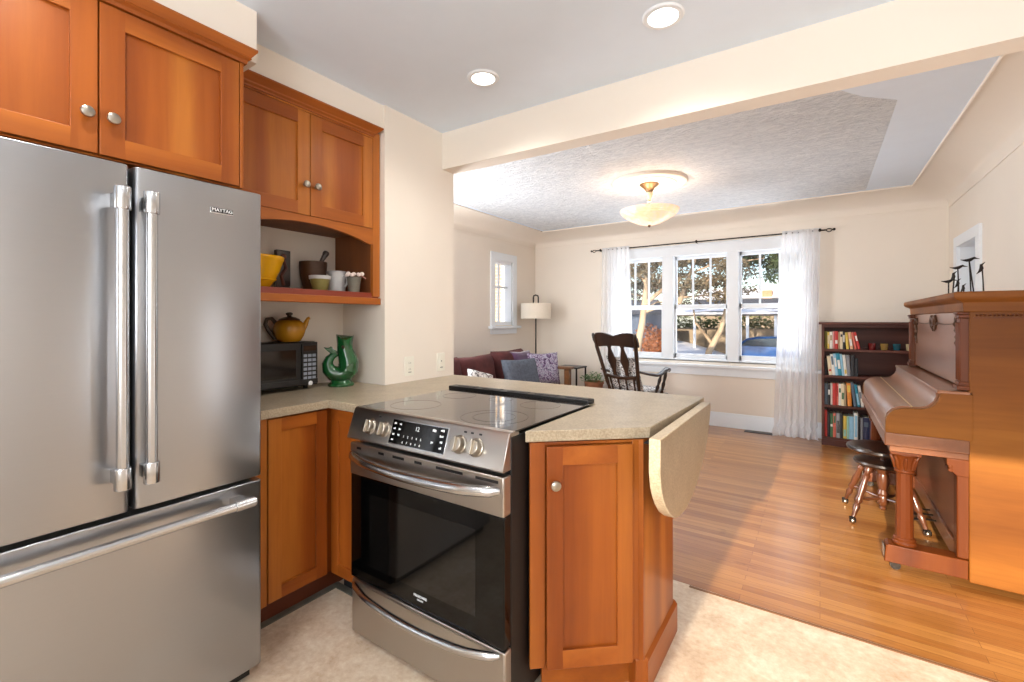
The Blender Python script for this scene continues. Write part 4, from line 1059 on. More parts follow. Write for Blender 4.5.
# side table and lamp in the corner
t = thing('side_table', 'small dark metal side table between sofa arm and window wall', 'table', (-2.78, 5.5, 0))
MB().box(-2.94, 5.36, 0.64, -2.61, 5.66, 0.66).build('tabletop', M['bmetal'], t, bevel=0.003)
for xx in (-2.93, -2.625):
    for yy in (5.37, 5.645): MB().box(xx - 0.009, yy - 0.009, 0.0, xx + 0.009, yy + 0.009, 0.645).build('leg', M['iron'], t, bevel=0.001)
for z in (0.10,): MB().box(-2.94, 5.36, z, -2.61, 5.66, z + 0.012).build('lower_shelf', M['iron'], t, bevel=0.001)
t = thing('floor_lamp', 'floor lamp with white drum shade standing in the living room corner', 'lamp', (-3.35, 5.55, 0), local=True)
b = MB(); b.lathe([(0, 0), (0.14, 0), (0.142, 0.012), (0.12, 0.022), (0.02, 0.03), (0, 0.03)], n=36); b.build('base', M['iron'], t)
b = MB(); b.tube([(0, 0, 0.02), (0, 0, 1.34)], 0.010, 12); b.tube([(0, 0, 1.30), (0, 0, 1.50)], 0.016, 12); b.build('pole', M['iron'], t)
b = MB(); b.lathe([(0.215, 1.300), (0.215, 1.515), (0.211, 1.515), (0.211, 1.300), (0.215, 1.300)], n=56)
b.build('lamp_shade', M['shadefabric'], t)
b = MB(); b.tube([(-0.03, -0.018, 1.505), (-0.03, -0.018, 1.60), (-0.024, -0.015, 1.625), (0, 0, 1.636), (0.024, 0.015, 1.625), (0.03, 0.018, 1.60), (0.03, 0.018, 1.505)], 0.010, 10)
b.tube([(-0.213, 0, 1.505), (0.213, 0, 1.505)], 0.004, 8); b.tube([(0, -0.213, 1.505), (0, 0.213, 1.505)], 0.004, 8); b.build('top_loop', M['iron'], t)

# ------------------------------------------------------------------ rocking chair (local: +X is the way it faces)
def rocker(loc, rz):
    t = thing('rocking_chair', 'dark carved rocking chair with floral cushions facing the front window', 'rocking chair', loc, rz, local=True)
    lean = 0.34
    def bk(y, h):            # a point on the back plane
        return (-0.24 - lean * (h - 0.43), y, h)
    w0, w1 = 0.175, 0.262
    # seat
    b = MB(); pts = [(-0.25, -0.215), (-0.27, 0), (-0.25, 0.215), (0.0, 0.26), (0.22, 0.265), (0.265, 0.15), (0.265, -0.15), (0.22, -0.265), (0.0, -0.26)]
    b.prism(pts, 'z', 0.395, 0.43); b.build('seat', M['darkwood'], t, bevel=0.012, segs=3)
    for s in (-1, 1):
        b = MB(); P0, P1 = bk(s * w0, 0.41), bk(s * w1, 1.10)
        b.turned(P0, P1, [(0, 0.019), (0.08, 0.022), (0.16, 0.016), (0.22, 0.022), (0.5, 0.020), (0.78, 0.021), (0.84, 0.015), (0.9, 0.022), (0.97, 0.018), (1, 0.010)], 14)
        b.build('back_post', M['darkwood'], t)
    # scrolled crest rail
    outl = []
    n = 28
    for k in range(n + 1):
        y = -0.272 + 0.544 * k / n; a = abs(y) / 0.272
        z = 1.075 + 0.034 * math.sin(min(1, a * 1.15) * PI * 0.72) - 0.05 * max(0, a - 0.86) / 0.14
        outl.append((y, z))
    low = [(0.272 - 0.544 * k / n, 0.945 + 0.022 * math.sin(PI * k / n) + 0.02 * max(0, abs(k / n - 0.5) * 2 - 0.9) / 0.1) for k in range(n + 1)]
    b = MB()
    for x_ in (0,):
        loops = []
        for off in (-0.012, 0.012):
            loops.append([(bk(y, z)[0] + off - 0.06 * (y / 0.285) ** 2 * -0.4, y, z) for y, z in outl + low])
        b.loft(loops)
    b.build('crest_rail', M['darkwood'], t, bevel=0.004)
    # lower back rail
    b = MB(); b.loft([[(bk(y, z)[0] + off, y, z) for y, z in [(-0.22 + 0.44 * k / 16, 0.665 - 0.03 * math.sin(PI * k / 16)) for k in range(17)] + [(0.22 - 0.44 * k / 16, 0.625 - 0.025 * math.sin(PI * k / 16)) for k in range(17)]] for off in (-0.012, 0.012)])
    b.build('lower_rail', M['darkwood'], t, bevel=0.003)
    # two vase splats
    for yc in (-0.075, 0.075):
        sil = [(0.022, 0.635), (0.022, 0.70), (0.034, 0.74), (0.050, 0.80), (0.048, 0.83), (0.034, 0.88), (0.022, 0.92), (0.018, 0.945), (0.028, 0.965), (0.03, 0.98)]
        ring = [(yc * (1 + 0.25 * (z - 0.64)) + w_, z) for w_, z in sil] + [(yc * (1 + 0.25 * (z - 0.64)) - w_, z) for w_, z in sil[::-1]]
        b = MB(); b.loft([[(bk(y, z)[0] + off, y, z) for y, z in ring] for off in (-0.006, 0.006)]); b.build('splat', M['darkwood'], t, bevel=0.002)
    for yc in (-0.15, -0.05, 0.05, 0.15):
        b = MB(); b.turned(bk(yc * 0.9, 0.42), bk(yc, 0.64), [(0, 0.010), (0.3, 0.013), (0.5, 0.008), (0.7, 0.013), (1, 0.009)], 10); b.build('back_spindle', M['darkwood'], t)
    # arms, their posts, legs, stretchers, rockers
    for s in (-1, 1):
        p0 = bk(s * 0.235, 0.70)
        b = MB(); b.tube([p0, (-0.22, s * 0.265, 0.675), (-0.10, s * 0.295, 0.655), (-0.02, s * 0.300, 0.66), (0.05, s * 0.304, 0.69), (0.10, s * 0.306, 0.705), (0.14, s * 0.306, 0.70), (0.155, s * 0.306, 0.68)], [0.018, 0.021, 0.025, 0.028, 0.032, 0.035, 0.030, 0.016], 14, flat=0.7); b.build('arm', M['darkwood'], t)
        for xa, xb, hz in ((-0.04, -0.03, 0.645), (0.09, 0.09, 0.69)):
            b = MB(); b.turned((xa, s * 0.245, 0.42), (xb, s * 0.308, hz), [(0, 0.014), (0.1, 0.019), (0.2, 0.013), (0.45, 0.021), (0.55, 0.013), (0.8, 0.019), (0.92, 0.012), (1, 0.014)], 12); b.build('arm_post', M['darkwood'], t)
        for xa, xb in ((0.20, 0.24), (-0.20, -0.235)):
            zz = 0.062 + 0.16 * (xb + 0.02) ** 2 * 1.8
            b = MB(); b.turned((xa, s * 0.215, 0.40), (xb, s * 0.255, zz), [(0, 0.017), (0.15, 0.022), (0.28, 0.015), (0.5, 0.024), (0.7, 0.016), (0.85, 0.021), (1, 0.014)], 12); b.build('leg', M['darkwood'], t)
        b = MB(); q = [(-0.50 + 0.92 * k / 20) for k in range(21)]
        b.loft([[(x_, s * 0.255 + dy, 0.02 + 0.28 * (x_ + 0.02) ** 2 + dz) for dy, dz in ((-0.014, -0.0198), (0.014, -0.0198), (0.014, 0.024), (-0.014, 0.024))] for x_ in q]); b.build('rocker', M['darkwood'], t, bevel=0.004)
    for xa, z in ((0.215, 0.24), (0.208, 0.17), (-0.21, 0.2)):
        b = MB(); b.turned((xa + 0.008, -0.232, z), (xa + 0.008, 0.232, z), [(0, 0.009), (0.3, 0.012), (0.42, 0.018), (0.5, 0.012), (0.58, 0.018), (0.7, 0.012), (1, 0.009)], 12); b.build('stretcher', M['darkwood'], t)
    cm = MB(Matrix.Translation((-0.245, 0, 0.66)) @ Matrix.Rotation(R(-18), 4, 'Y') @ Matrix.Rotation(R(90), 4, 'Z')); cm.cushion(0.40, 0.40, 0.085, 16, 0.1); cm.build('back_cushion', M['bwfloral'], t, smooth=180)
    cm = MB(Matrix.Translation((0.01, 0, 0.462)) @ Matrix.Rotation(R(90), 4, 'X')); cm.cushion(0.46, 0.44, 0.07, 16, 0.1); cm.build('seat_cushion', M['bwfloral'], t, smooth=180)
    return t
rocker((-1.755, 5.17, 0), math.atan2(0.97, 0.22)).scale = (1.03, 1.03, 1.03)

# plant
t = thing('potted_plant', 'leafy green houseplant in a clay pot left of the rocking chair', 'plant', (-2.40, 5.42, 0), local=True)
b = MB(); b.lathe([(0, 0.30), (0.085, 0.30), (0.09, 0.305), (0.115, 0.46), (0.125, 0.465), (0.125, 0.495), (0.112, 0.495), (0.105, 0.46), (0, 0.455)], n=32); b.build('pot', M['terracotta'], t)
b = MB(); b.lathe([(0, 0.27), (0.13, 0.27), (0.135, 0.28), (0.13, 0.30), (0, 0.30)], n=32)
for k in range(3):
    a = 2 * PI * k / 3; b.tube([(0.085 * math.cos(a), 0.085 * math.sin(a), 0.28), (0.13 * math.cos(a), 0.13 * math.sin(a), 0.0)], 0.011, 8)
b.build('stand', M['darkwood'], t)
b = MB(); rnd = random.Random(11)
for k in range(120):
    a = rnd.uniform(0, 2 * PI); r_ = rnd.uniform(0.02, 0.16); z = 0.50 + rnd.uniform(0, 0.13) * (1 - r_ / 0.22)
    c = Vector((r_ * math.cos(a), r_ * math.sin(a), z)); d = Vector((math.cos(a), math.sin(a), rnd.uniform(-0.3, 0.5))).normalized(); s_ = d.cross(Vector((0, 0, 1))).normalized()
    l_ = rnd.uniform(0.03, 0.05); w2_ = l_ * 0.4
    q = [c, c + d * l_ * 0.4 + s_ * w2_, c + d * l_, c + d * l_ * 0.4 - s_ * w2_]
    mid = c + d * l_ * 0.45 + Vector((0, 0, 0.006))
    vv = [b.v(p) for p in q]; m_ = b.v(mid)
    for i_ in range(4): b.f([vv[i_], vv[(i_ + 1) % 4], m_])
    if k % 5 == 0: b.tube([(0.03 * math.cos(a), 0.03 * math.sin(a), 0.46), tuple(c)], 0.0018, 5)
b.build('foliage', M['leaf'], t, smooth=0)
# ------------------------------------------------------------------ upright piano
PY0, PY1 = 3.0, 4.50
t = thing('upright_piano', 'old carved mahogany upright piano standing against the right wall', 'piano', (0.63, 3.75, 0))
W, WZ, WY = M['walnut'], M['walnut_z'], M['walnut_y']
for y0 in (PY0, PY1 - 0.045):
    MB().box(0.586, y0, 0.035, 0.985, y0 + 0.045, 1.325).build('side_panel', W, t, bevel=0.004)
MB().box(0.61, PY0 + 0.04, 0.08, 0.98, PY1 - 0.04, 1.31).build('case', WY, t)
# lid with cornice
b = MB()
lp = lambda o, z: [(0.575 - o, PY0 - 0.006 - o * 0.6, z), (0.985, PY0 - 0.006 - o * 0.6, z), (0.985, PY1 + 0.006 + o * 0.6, z), (0.575 - o, PY1 + 0.006 + o * 0.6, z)]
b.loft([lp(o, z) for o, z in ((0.008, 1.318), (0.012, 1.322), (0.014, 1.362), (0.022, 1.370), (0.036, 1.376), (0.045, 1.384), (0.048, 1.390), (0.048, 1.408), (0.042, 1.414))])
b.build('lid', W, t, smooth=25, bevel=0.001)
b = MB(); b.box(0.60, PY0 - 0.005, 1.288, 0.985, PY0, 1.292)
for k in range(26): b.ball((0.612 + k * 0.0145, PY0 - 0.003, 1.302), 0.0055, 8)
b.build('bead_moulding', WZ, t)
# upper front panel and carved swags
MB().box(0.578, PY0 + 0.09, 0.955, 0.612, PY1 - 0.09, 1.318).build('upper_front_panel', WY, t)
b = MB()
yc = (PY0 + PY1) / 2
for ys in (PY0 + 0.16, PY1 - 0.16):
    b.tube([(0.575, ys + 0.012 * math.sin(k * 1.1), 1.275 - 0.016 * k) for k in range(11)], [0.012, 0.018, 0.010, 0.016, 0.009, 0.014, 0.008, 0.012, 0.007, 0.009, 0.004], 10, flat=0.6)
    for s in (-1, 1): b.tube([(0.576, ys, 1.27), (0.576, ys + s * 0.035, 1.287), (0.576, ys + s * 0.05, 1.262), (0.576, ys + s * 0.024, 1.248)], [0.006, 0.009, 0.007, 0.004], 8)
for s in (-1, 1):
    b.tube([(0.576, yc, 1.26), (0.576, yc + s * 0.05, 1.30), (0.576, yc + s * 0.085, 1.275), (0.576, yc + s * 0.06, 1.235), (0.576, yc + s * 0.02, 1.215)], [0.009, 0.011, 0.010, 0.008, 0.005], 10)
    b.tube([(0.576, yc + s * 0.02, 1.24), (0.576, yc + s * 0.11, 1.262), (0.576, yc + s * 0.30, 1.254), (0.576, yc + s * 0.56, 1.262)], [0.006, 0.005, 0.0025, 0.003], 8)
b.ball((0.575, yc, 1.275), (0.010, 0.022, 0.032), 14)
b.build('carved_swags', plain('dark_carving', (82, 54, 34), 0.45, vary=0.2, scale=40), t)
def pilaster(x0, x1, y0, y1, z0, z1):
    b = MB(); b.box(x0, y0 + 0.006, z0 + 0.03, x1, y1 - 0.006, z1 - 0.03)
    n = 3
    for k in range(n):
        yy = y0 + 0.016 + (y1 - y0 - 0.032) * k / (n - 1); b.tube([(x0, yy, z0 + 0.045), (x0, yy, z1 - 0.05)], 0.0065, 8)
    p = b.build('pilaster', WZ, t, bevel=0.002)
    b = MB(); b.box(x0 - 0.006, y0, z1 - 0.028, x1, y1, z1 - 0.012); b.box(x0 - 0.011, y0 - 0.004, z1 - 0.012, x1, y1 + 0.004, z1); b.build('capital', WZ, p, bevel=0.003)
    b = MB(); b.box(x0 - 0.006, y0, z0 + 0.02, x1, y1, z0 + 0.04); b.box(x0 - 0.013, y0 - 0.005, z0, x1, y1 + 0.005, z0 + 0.022); b.build('base', WZ, p, bevel=0.003)
pilaster(0.556, 0.588, PY0 + 0.004, PY0 + 0.082, 0.945, 1.318)
pilaster(0.556, 0.588, PY1 - 0.082, PY1 - 0.004, 0.945, 1.318)
# shelf above the keys, curved fallboard, cheeks, key bed
MB().box(0.474, PY0, 0.920, 0.60, PY1, 0.938).build('music_ledge', WY, t, bevel=0.004)
arm = [(0.600, 0.925), (0.484, 0.925), (0.484, 0.905), (0.478, 0.885), (0.466, 0.866), (0.45, 0.850), (0.432, 0.841), (0.40, 0.837), (0.36, 0.836), (0.335, 0.832), (0.312, 0.823), (0.294, 0.808), (0.283, 0.788), (0.2785, 0.76), (0.278, 0.705), (0.60, 0.705)]
for y0 in (PY0 - 0.002, PY1 - 0.04):
    MB().prism(arm, 'y', y0, y0 + 0.042).build('cheek', W, t, bevel=0.004)
fall = [(0.474, 0.922), (0.474, 0.900), (0.466, 0.880), (0.452, 0.862), (0.436, 0.850), (0.415, 0.844), (0.385, 0.842)]
b = MB(); b.prism(fall + [(0.385, 0.832), (0.415, 0.834), (0.441, 0.840), (0.46, 0.854), (0.475, 0.874), (0.484, 0.898), (0.484, 0.922)], 'y', PY0 + 0.04, PY1 - 0.04); b.build('fallboard_back', WY, t, smooth=60)
roll = [(0.383, 0.843), (0.35, 0.843), (0.325, 0.836), (0.302, 0.822), (0.287, 0.802), (0.280, 0.775), (0.281, 0.72), (0.288, 0.66), (0.294, 0.66), (0.288, 0.775), (0.295, 0.80), (0.31, 0.815), (0.33, 0.828), (0.35, 0.834), (0.383, 0.834)]
b = MB(); b.prism(roll, 'y', PY0 + 0.04, PY1 - 0.04); fb = b.build('fallboard', WY, t, smooth=60)
b = MB(); b.cyl((0.384, PY0 + 0.04, 0.8425), (0.384, PY1 - 0.04, 0.8425), 0.0035, n=10); b.build('hinge', plain('brass_hinge', (206, 176, 120), 0.3, 0.9), fb)
MB().box(0.274, PY0 - 0.004, 0.640, 0.588, PY1 + 0.004, 0.706).build('key_slip', WY, t, bevel=0.005, segs=3)
MB().box(0.295, PY0 + 0.01, 0.610, 0.600, PY1 - 0.01, 0.642).build('key_bed', WY, t, bevel=0.003)
# legs, toe blocks, lower panel
def column(y0):
    yc = y0 + 0.045; xc = 0.357
    b = MB(); b.lathe([(0.036, 0.175), (0.0365, 0.2), (0.0355, 0.35), (0.033, 0.505)], (xc, yc, 0), 12); c_ = b.build('column_leg', WZ, t, smooth=20)
    b = MB(); b.lathe([(0.048, 0.14), (0.050, 0.150), (0.045, 0.158), (0.046, 0.168), (0.038, 0.177)], (xc, yc, 0), 28); b.build('base', WZ, c_)
    b = MB(); b.lathe([(0.034, 0.503), (0.042, 0.508), (0.042, 0.516), (0.036, 0.520), (0.041, 0.555), (0.052, 0.595), (0.055, 0.600)], (xc, yc, 0), 24); b.box(xc - 0.060, yc - 0.046, 0.598, xc + 0.060, yc + 0.046, 0.612)
    for k in range(8):
        a = 2 * PI * k / 8; b.tube([(xc + 0.037 * math.cos(a), yc + 0.037 * math.sin(a), 0.522), (xc + 0.043 * math.cos(a), yc + 0.043 * math.sin(a), 0.56), (xc + 0.056 * math.cos(a), yc + 0.056 * math.sin(a), 0.588)], [0.007, 0.010, 0.006], 8)
    b.build('capital', WZ, c_, bevel=0.002)
    b = MB(); b.prism([(0.272, 0.045), (0.584, 0.045), (0.584, 0.135), (0.292, 0.135), (0.280, 0.125)], 'y', y0, y0 + 0.09); tb = b.build('toe_block', WZ, t, bevel=0.004)
    MB().box(0.2695, y0 + 0.012, 0.065, 0.276, y0 + 0.078, 0.118).build('metal_cap', M['nickel'], tb, bevel=0.003)
    b = MB(); b.cyl((0.32, yc - 0.012, 0.022), (0.32, yc + 0.012, 0.022), 0.022); b.box(0.308, yc - 0.014, 0.022, 0.332, yc + 0.014, 0.046); b.build('castor', M['iron'], tb)
    # slim pilaster by the side panel, with scrolled capital
    b = MB(); b.box(0.545, y0 + 0.012, 0.135, 0.598, y0 + 0.078, 0.56); pl = b.build('rear_pilaster', WZ, t, bevel=0.006)
    b = MB(); b.prism([(0.545, 0.53), (0.525, 0.55), (0.508, 0.585), (0.508, 0.611), (0.60, 0.611), (0.60, 0.53)], 'y', y0 + 0.006, y0 + 0.084)
    for z in (0.555, 0.572): b.tube([(0.522, y0 + 0.004, z), (0.522, y0 + 0.086, z)], 0.009, 10)
    b.build('capital', WZ, pl, bevel=0.003)
column(PY0); column(PY1 - 0.09)
MB().box(0.585, PY0 + 0.045, 0.135, 0.612, PY1 - 0.045, 0.612).build('knee_panel', WY, t)
MB().box(0.572, PY0 + 0.09, 0.045, 0.612, PY1 - 0.09, 0.14).build('bottom_rail', WY, t, bevel=0.006)
for x_ in (0.93,):
    for yy in (PY0 + 0.06, PY1 - 0.06):
        b = MB(); b.cyl((x_, yy - 0.012, 0.022), (x_, yy + 0.012, 0.022), 0.022); b.box(x_ - 0.012, yy - 0.014, 0.022, x_ + 0.012, yy + 0.014, 0.04); b.build('castor', M['iron'], t)
for yy in (3.66, 3.75, 3.84):
    b = MB(); b.tube([(0.59, yy, 0.085), (0.52, yy, 0.082), (0.47, yy, 0.070), (0.44, yy, 0.062)], [0.010, 0.011, 0.016, 0.018], 12, flat=0.45); b.build('pedal', M['iron'], t)

# figurines on the piano
ZP = 1.414
t = thing('slate_slab', 'flat black slab on the piano top under the tall figurines', 'slab', (0.70, 3.36, ZP))
MB().box(0.642, 3.31, ZP, 0.745, 3.42, ZP + 0.012).build('slab_body', M['black'], t, bevel=0.002)
M['figure'] = plain('dark_bronze', (46, 40, 38), 0.4, 0.7)
def bird(x, y, z0, h, tilt, s, label, two=False, upright=False):
    t = thing('bird_figurine', label, 'figurine', (x, y, z0), local=True, group='bird figurines on the piano')
    b = MB(); b.lathe([(0, 0), (0.011, 0), (0.011, 0.004), (0.004, 0.007), (0, 0.008)], n=16)
    b.build('foot', M['nickel'], t)
    b = MB(); b.tube([(0, 0, 0.005), (tilt * 0.4, 0, h * 0.5), (tilt, 0, h)], 0.003, 8)
    b.build('rod', M['figure'], t)
    if two: b = MB(); b.tube([(0.012, 0.006, 0.002), (tilt * 0.5 + 0.006, 0.003, h * 0.5), (tilt, 0, h)], 0.003, 8); b.build('rod', M['figure'], t)
    b = MB(Matrix.Translation((tilt, 0, h)) @ (Matrix.Rotation(R(-62), 4, 'Y') if upright else Matrix.Identity(4)) @ Matrix.Scale(s * 0.8, 4))
    b.tube([(-0.042, 0, 0.010), (-0.028, 0, 0.006), (-0.012, 0, 0.004), (0.004, 0, 0.006), (0.016, 0, 0.014), (0.024, 0, 0.018), (0.034, 0, 0.014), (0.050, 0, 0.010)], [0.002, 0.006, 0.012, 0.014, 0.0105, 0.010, 0.005, 0.0012], 14, flat=0.8)
    b.build('bird_body', M['figure'], t)
bird(0.574, 3.35, ZP, 0.07, 0.0, 0.9, 'short bronze bird figurine nearest the front edge of the piano top')
bird(0.594, 3.37, ZP, 0.095, 0.006, 0.9, 'bronze bird figurine with head raised straight up', upright=True)
bird(0.616, 3.36, ZP, 0.142, -0.004, 0.95, 'bronze bird figurine on a single tall rod, level body')
bird(0.628, 3.33, ZP, 0.030, 0.002, 0.75, 'lowest bronze bird figurine, squatting beside the slab', upright=True)
bird(0.622, 3.42, ZP, 0.062, 0.004, 0.8, 'small bronze bird figurine tucked behind the squatting one', upright=True)
bird(0.662, 3.36, ZP + 0.012, 0.168, -0.006, 1.0, 'tallest bronze bird figurine, on two rods', two=True)
bird(0.712, 3.37, ZP + 0.012, 0.122, -0.005, 0.95, 'bronze bird figurine at the right end of the black slab', upright=True)

# piano stool
t = thing('piano_stool', 'dark round swivel piano stool with turned legs before the keyboard', 'stool', (0.335, 3.76, 0), R(4), local=True)
b = MB(); b.lathe([(0, 0.432), (0.165, 0.432), (0.186, 0.438), (0.192, 0.448), (0.188, 0.460), (0.170, 0.466), (0.12, 0.461), (0, 0.460)], n=56); b.build('seat', M['darkwood'], t)
b = MB(); b.lathe([(0, 0.345), (0.12, 0.345), (0.148, 0.352), (0.155, 0.362), (0.150, 0.374), (0.12, 0.380), (0, 0.380)], n=48); b.build('under_disc', M['darkwood'], t)
TW = wood('turned_stool_wood', (74, 40, 24), (90, 50, 29), (104, 60, 36), 'Z', rough=0.28, coat=0.5)
b = MB(); b.lathe([(0.0, 0.055), (0.012, 0.058), (0.020, 0.07), (0.012, 0.082), (0.028, 0.10), (0.034, 0.125), (0.026, 0.15), (0.032, 0.165), (0.022, 0.19), (0.030, 0.22), (0.034, 0.26), (0.026, 0.29), (0.036, 0.31), (0.04, 0.346), (0.0, 0.346)], n=24); b.cyl((0, 0, 0.345), (0, 0, 0.435), 0.014); b.build('centre_column', TW, t)
for k in range(4):
    a = PI / 4 + k * PI / 2; ca, sa = math.cos(a), math.sin(a)
    P0 = Vector((0.115 * ca, 0.115 * sa, 0.348)); P1 = Vector((0.245 * ca, 0.245 * sa, 0.042))
    b = MB(); b.turned(P0, P1, [(0, 0.016), (0.06, 0.022), (0.14, 0.014), (0.2, 0.021), (0.26, 0.015), (0.45, 0.021), (0.6, 0.017), (0.68, 0.022), (0.74, 0.013), (0.8, 0.020), (0.9, 0.013), (1, 0.011)], 14); lg = b.build('leg', TW, t)
    b = MB(); c = Vector((0.252 * ca, 0.252 * sa, 0.019)); b.ball(tuple(c), 0.019, 14); b.build('glass_ball', M['nickel'], lg)
    b = MB()
    for q in range(4):
        aa = a + q * PI / 2; b.tube([tuple(P1), (c.x + 0.019 * math.cos(aa), c.y + 0.019 * math.sin(aa), 0.034), (c.x + 0.020 * math.cos(aa), c.y + 0.020 * math.sin(aa), 0.014)], [0.006, 0.005, 0.002], 8)
    b.build('claw', M['iron'], lg)
    q0 = P0.lerp(P1, 0.66); b = MB(); b.turned((0.022 * ca, 0.022 * sa, 0.135), tuple(q0), [(0, 0.007), (0.25, 0.011), (0.4, 0.007), (0.6, 0.012), (0.8, 0.007), (1, 0.008)], 10); b.build('stretcher', TW, t)

# ------------------------------------------------------------------ outdoors
ZG = -0.6
struct(MB().box(-60, -40, ZG - 0.2, 40, 80, ZG).build('ground', M['snow'], smooth=0))
def bank(u, v):
    x_, y_ = -12.0 + 9.3 * u, 13.5 + 8.6 * v
    k = min(1, 3.5 * (1 - u), 4 * u) ; k = max(0, k) ** 0.7
    return (x_, y_, ZG - 0.02 + k * (0.92 * min(1, max(0, v * 1.25)) ** 0.9 + 0.05 * math.sin(x_ * 2.3 + y_) * math.sin(y_ * 1.7)))
struct(MB().grid(bank, 40, 40).build('ground.001', M['snow'], smooth=60))
# carport with snowy roof across the yard
t = thing('carport', 'open carport with snow covered flat roof and white posts across the yard', 'carport', (-4.0, 21.0, ZG))
MB().box(-7.2, 20.6, 1.46, 1.5, 23.0, 1.52).build('fascia', plain('grey_fascia', (96, 92, 88), 0.8), t)
b = MB(); b.grid(lambda u, v: (-7.2 + 8.7 * u, 20.6 + 2.4 * v, 1.52 + 0.20 * min(1, 8 * u, 8 * (1 - u), 6 * v + 0.55) + 0.04 * math.sin(u * 19) * math.sin(v * 7 + 1)), 40, 12)
b.box(-7.2, 20.6, 1.51, 1.5, 23.0, 1.60); b.build('roof_snow', M['snow'], t, smooth=60)
for xx in (-6.9, -6.0, -4.5, -3.2, -2.45, -1.45, 0.6): MB().box(xx - 0.05, 20.7, ZG, xx + 0.05, 20.8, 1.46).build('post', M['white'], t)
t = thing('garden_wall', 'low tan stucco wall behind the carport posts', 'wall', (-4, 22.8, ZG))
MB().box(-9.0, 22.7, ZG, 1.4, 22.9, 0.85).build('wall_body', M['stucco'], t)
MB().box(-9.05, 22.66, 0.85, 1.45, 22.94, 0.90).build('coping', M['stucco'], t)
def leafcloud(b, boxes, n, size, rnd, droop=0.0):
    for _ in range(n):
        c, r_ = rnd.choice(boxes)
        while True:
            p = Vector((rnd.uniform(-1, 1), rnd.uniform(-1, 1), rnd.uniform(-1, 1)))
            if p.length <= 1: break
        p = Vector((c[0] + p.x * r_[0], c[1] + p.y * r_[1], c[2] + p.z * r_[2]))
        d = Vector((rnd.uniform(-1, 1), rnd.uniform(-1, 1), rnd.uniform(-0.7, 0.7) - droop)).normalized()
        s_ = d.cross(Vector((rnd.uniform(-1, 1), rnd.uniform(-1, 1), 0.4))).normalized()
        l_ = size * rnd.uniform(0.6, 1.4)
        vv = [b.v(p), b.v(p + d * l_ * 0.5 + s_ * l_ * 0.22), b.v(p + d * l_), b.v(p + d * l_ * 0.5 - s_ * l_ * 0.22)]
        b.f(vv)
rnd = random.Random(21)
t = thing('hedge', 'olive green winter hedge behind the low tan wall', 'hedge', (-4, 24.0, ZG), local=False)
b = MB(); leafcloud(b, [((-8.5 + k * 0.9, 24.0, 0.4), (0.8, 0.6, 1.15)) for k in range(12)], 9000, 0.2, rnd); b.build('foliage', M['hedge'], t, smooth=0)
b = MB()
for k in range(12): b.tube([(-8.5 + k * 0.9, 24, ZG), (-8.5 + k * 0.9 + 0.2, 24, 0.8)], [0.06, 0.02], 8)
b.build('stems', M['bark'], t)
# house beyond
t = thing('house', 'distant house with dark snow dusted roof and orange chimney', 'house', (-2.2, 31, ZG))
MB().box(-6.0, 28.5, ZG, 3.0, 34.0, 1.9).build('house_wall', M['stucco'], t)
b = MB(); b.prism([(27.9, 1.85), (31.2, 3.1), (34.6, 1.85), (34.6, 1.7), (31.2, 2.95), (27.9, 1.7)], 'x', -6.4, 3.4); b.build('roof', M['darkroof'], t)
b = MB(); b.prism([(29.6, 2.51), (31.2, 3.13), (31.2, 3.22), (29.5, 2.56)], 'x', -6.3, 3.3); b.build('roof_snow', M['snow'], t)
MB().box(-2.75, 29.6, 2.3, -2.25, 30.2, 2.98).build('chimney', plain('pale_brick_chimney', (186, 140, 108), 0.9), t, bevel=0.02)
t = thing('shed', 'dark blue grey shed left of the pale tree trunk', 'shed', (-8.2, 18.5, ZG))
MB().box(-9.6, 17.2, ZG, -5.5, 19.4, 1.55).build('shed_wall', M['slatewall'], t)
b = MB(); b.prism([(16.9, 1.5), (18.3, 2.1), (19.7, 1.5)], 'x', -9.8, -5.35); b.build('roof', M['darkroof'], t)
MB().box(-7.6, 17.17, ZG, -6.7, 17.21, 1.2).build('door', plain('shed_door_paint', (54, 62, 76), 0.7), t)
t = thing('shrub', 'orange leaved shrub behind the pale tree trunk', 'shrub', (-4.7, 15.2, ZG), local=False)
b = MB(); leafcloud(b, [((-4.75, 15.2, 0.45), (0.5, 0.4, 0.75)), ((-4.45, 15.25, 0.2), (0.45, 0.4, 0.7))], 2600, 0.10, rnd); b.build('foliage', M['orangeleaf'], t, smooth=0)
b = MB()
for k in range(6): b.tube([(-4.65 + 0.03 * k, 15.2, ZG), (-5.0 + 0.14 * k, 15.2, 0.7)], [0.03, 0.01], 6)
b.build('stems', M['bark'], t)
# spruces
def tree(name, label, x, y, trunk, limbs, clouds, n, size, mt, r0, seed):
    rnd = random.Random(seed)
    t = thing(name, label, 'tree', (x, y, ZG))
    b = MB(); b.tube(trunk, [r0 * (1 - 0.75 * k / (len(trunk) - 1)) for k in range(len(trunk))], 14); b.build('trunk', M['bark'], t)
    for q, r_ in limbs:
        b = MB(); b.tube(q, [r_, r_ * 0.7, r_ * 0.3][:len(q)], 8); b.build('branch', M['bark'], t)
    b = MB(); leafcloud(b, clouds, n, size, rnd, 0.35); b.build('foliage', mt, t, smooth=0)
cl = []
rnd = random.Random(8)
for k in range(110): cl.append(((rnd.uniform(-5.2, -1.45), 12 + rnd.uniform(-0.9, 1.6), rnd.uniform(1.72, 4.4) if k % 3 else rnd.uniform(2.2, 3.6)), (rnd.uniform(0.25, 0.55), 0.4, rnd.uniform(0.10, 0.26))))
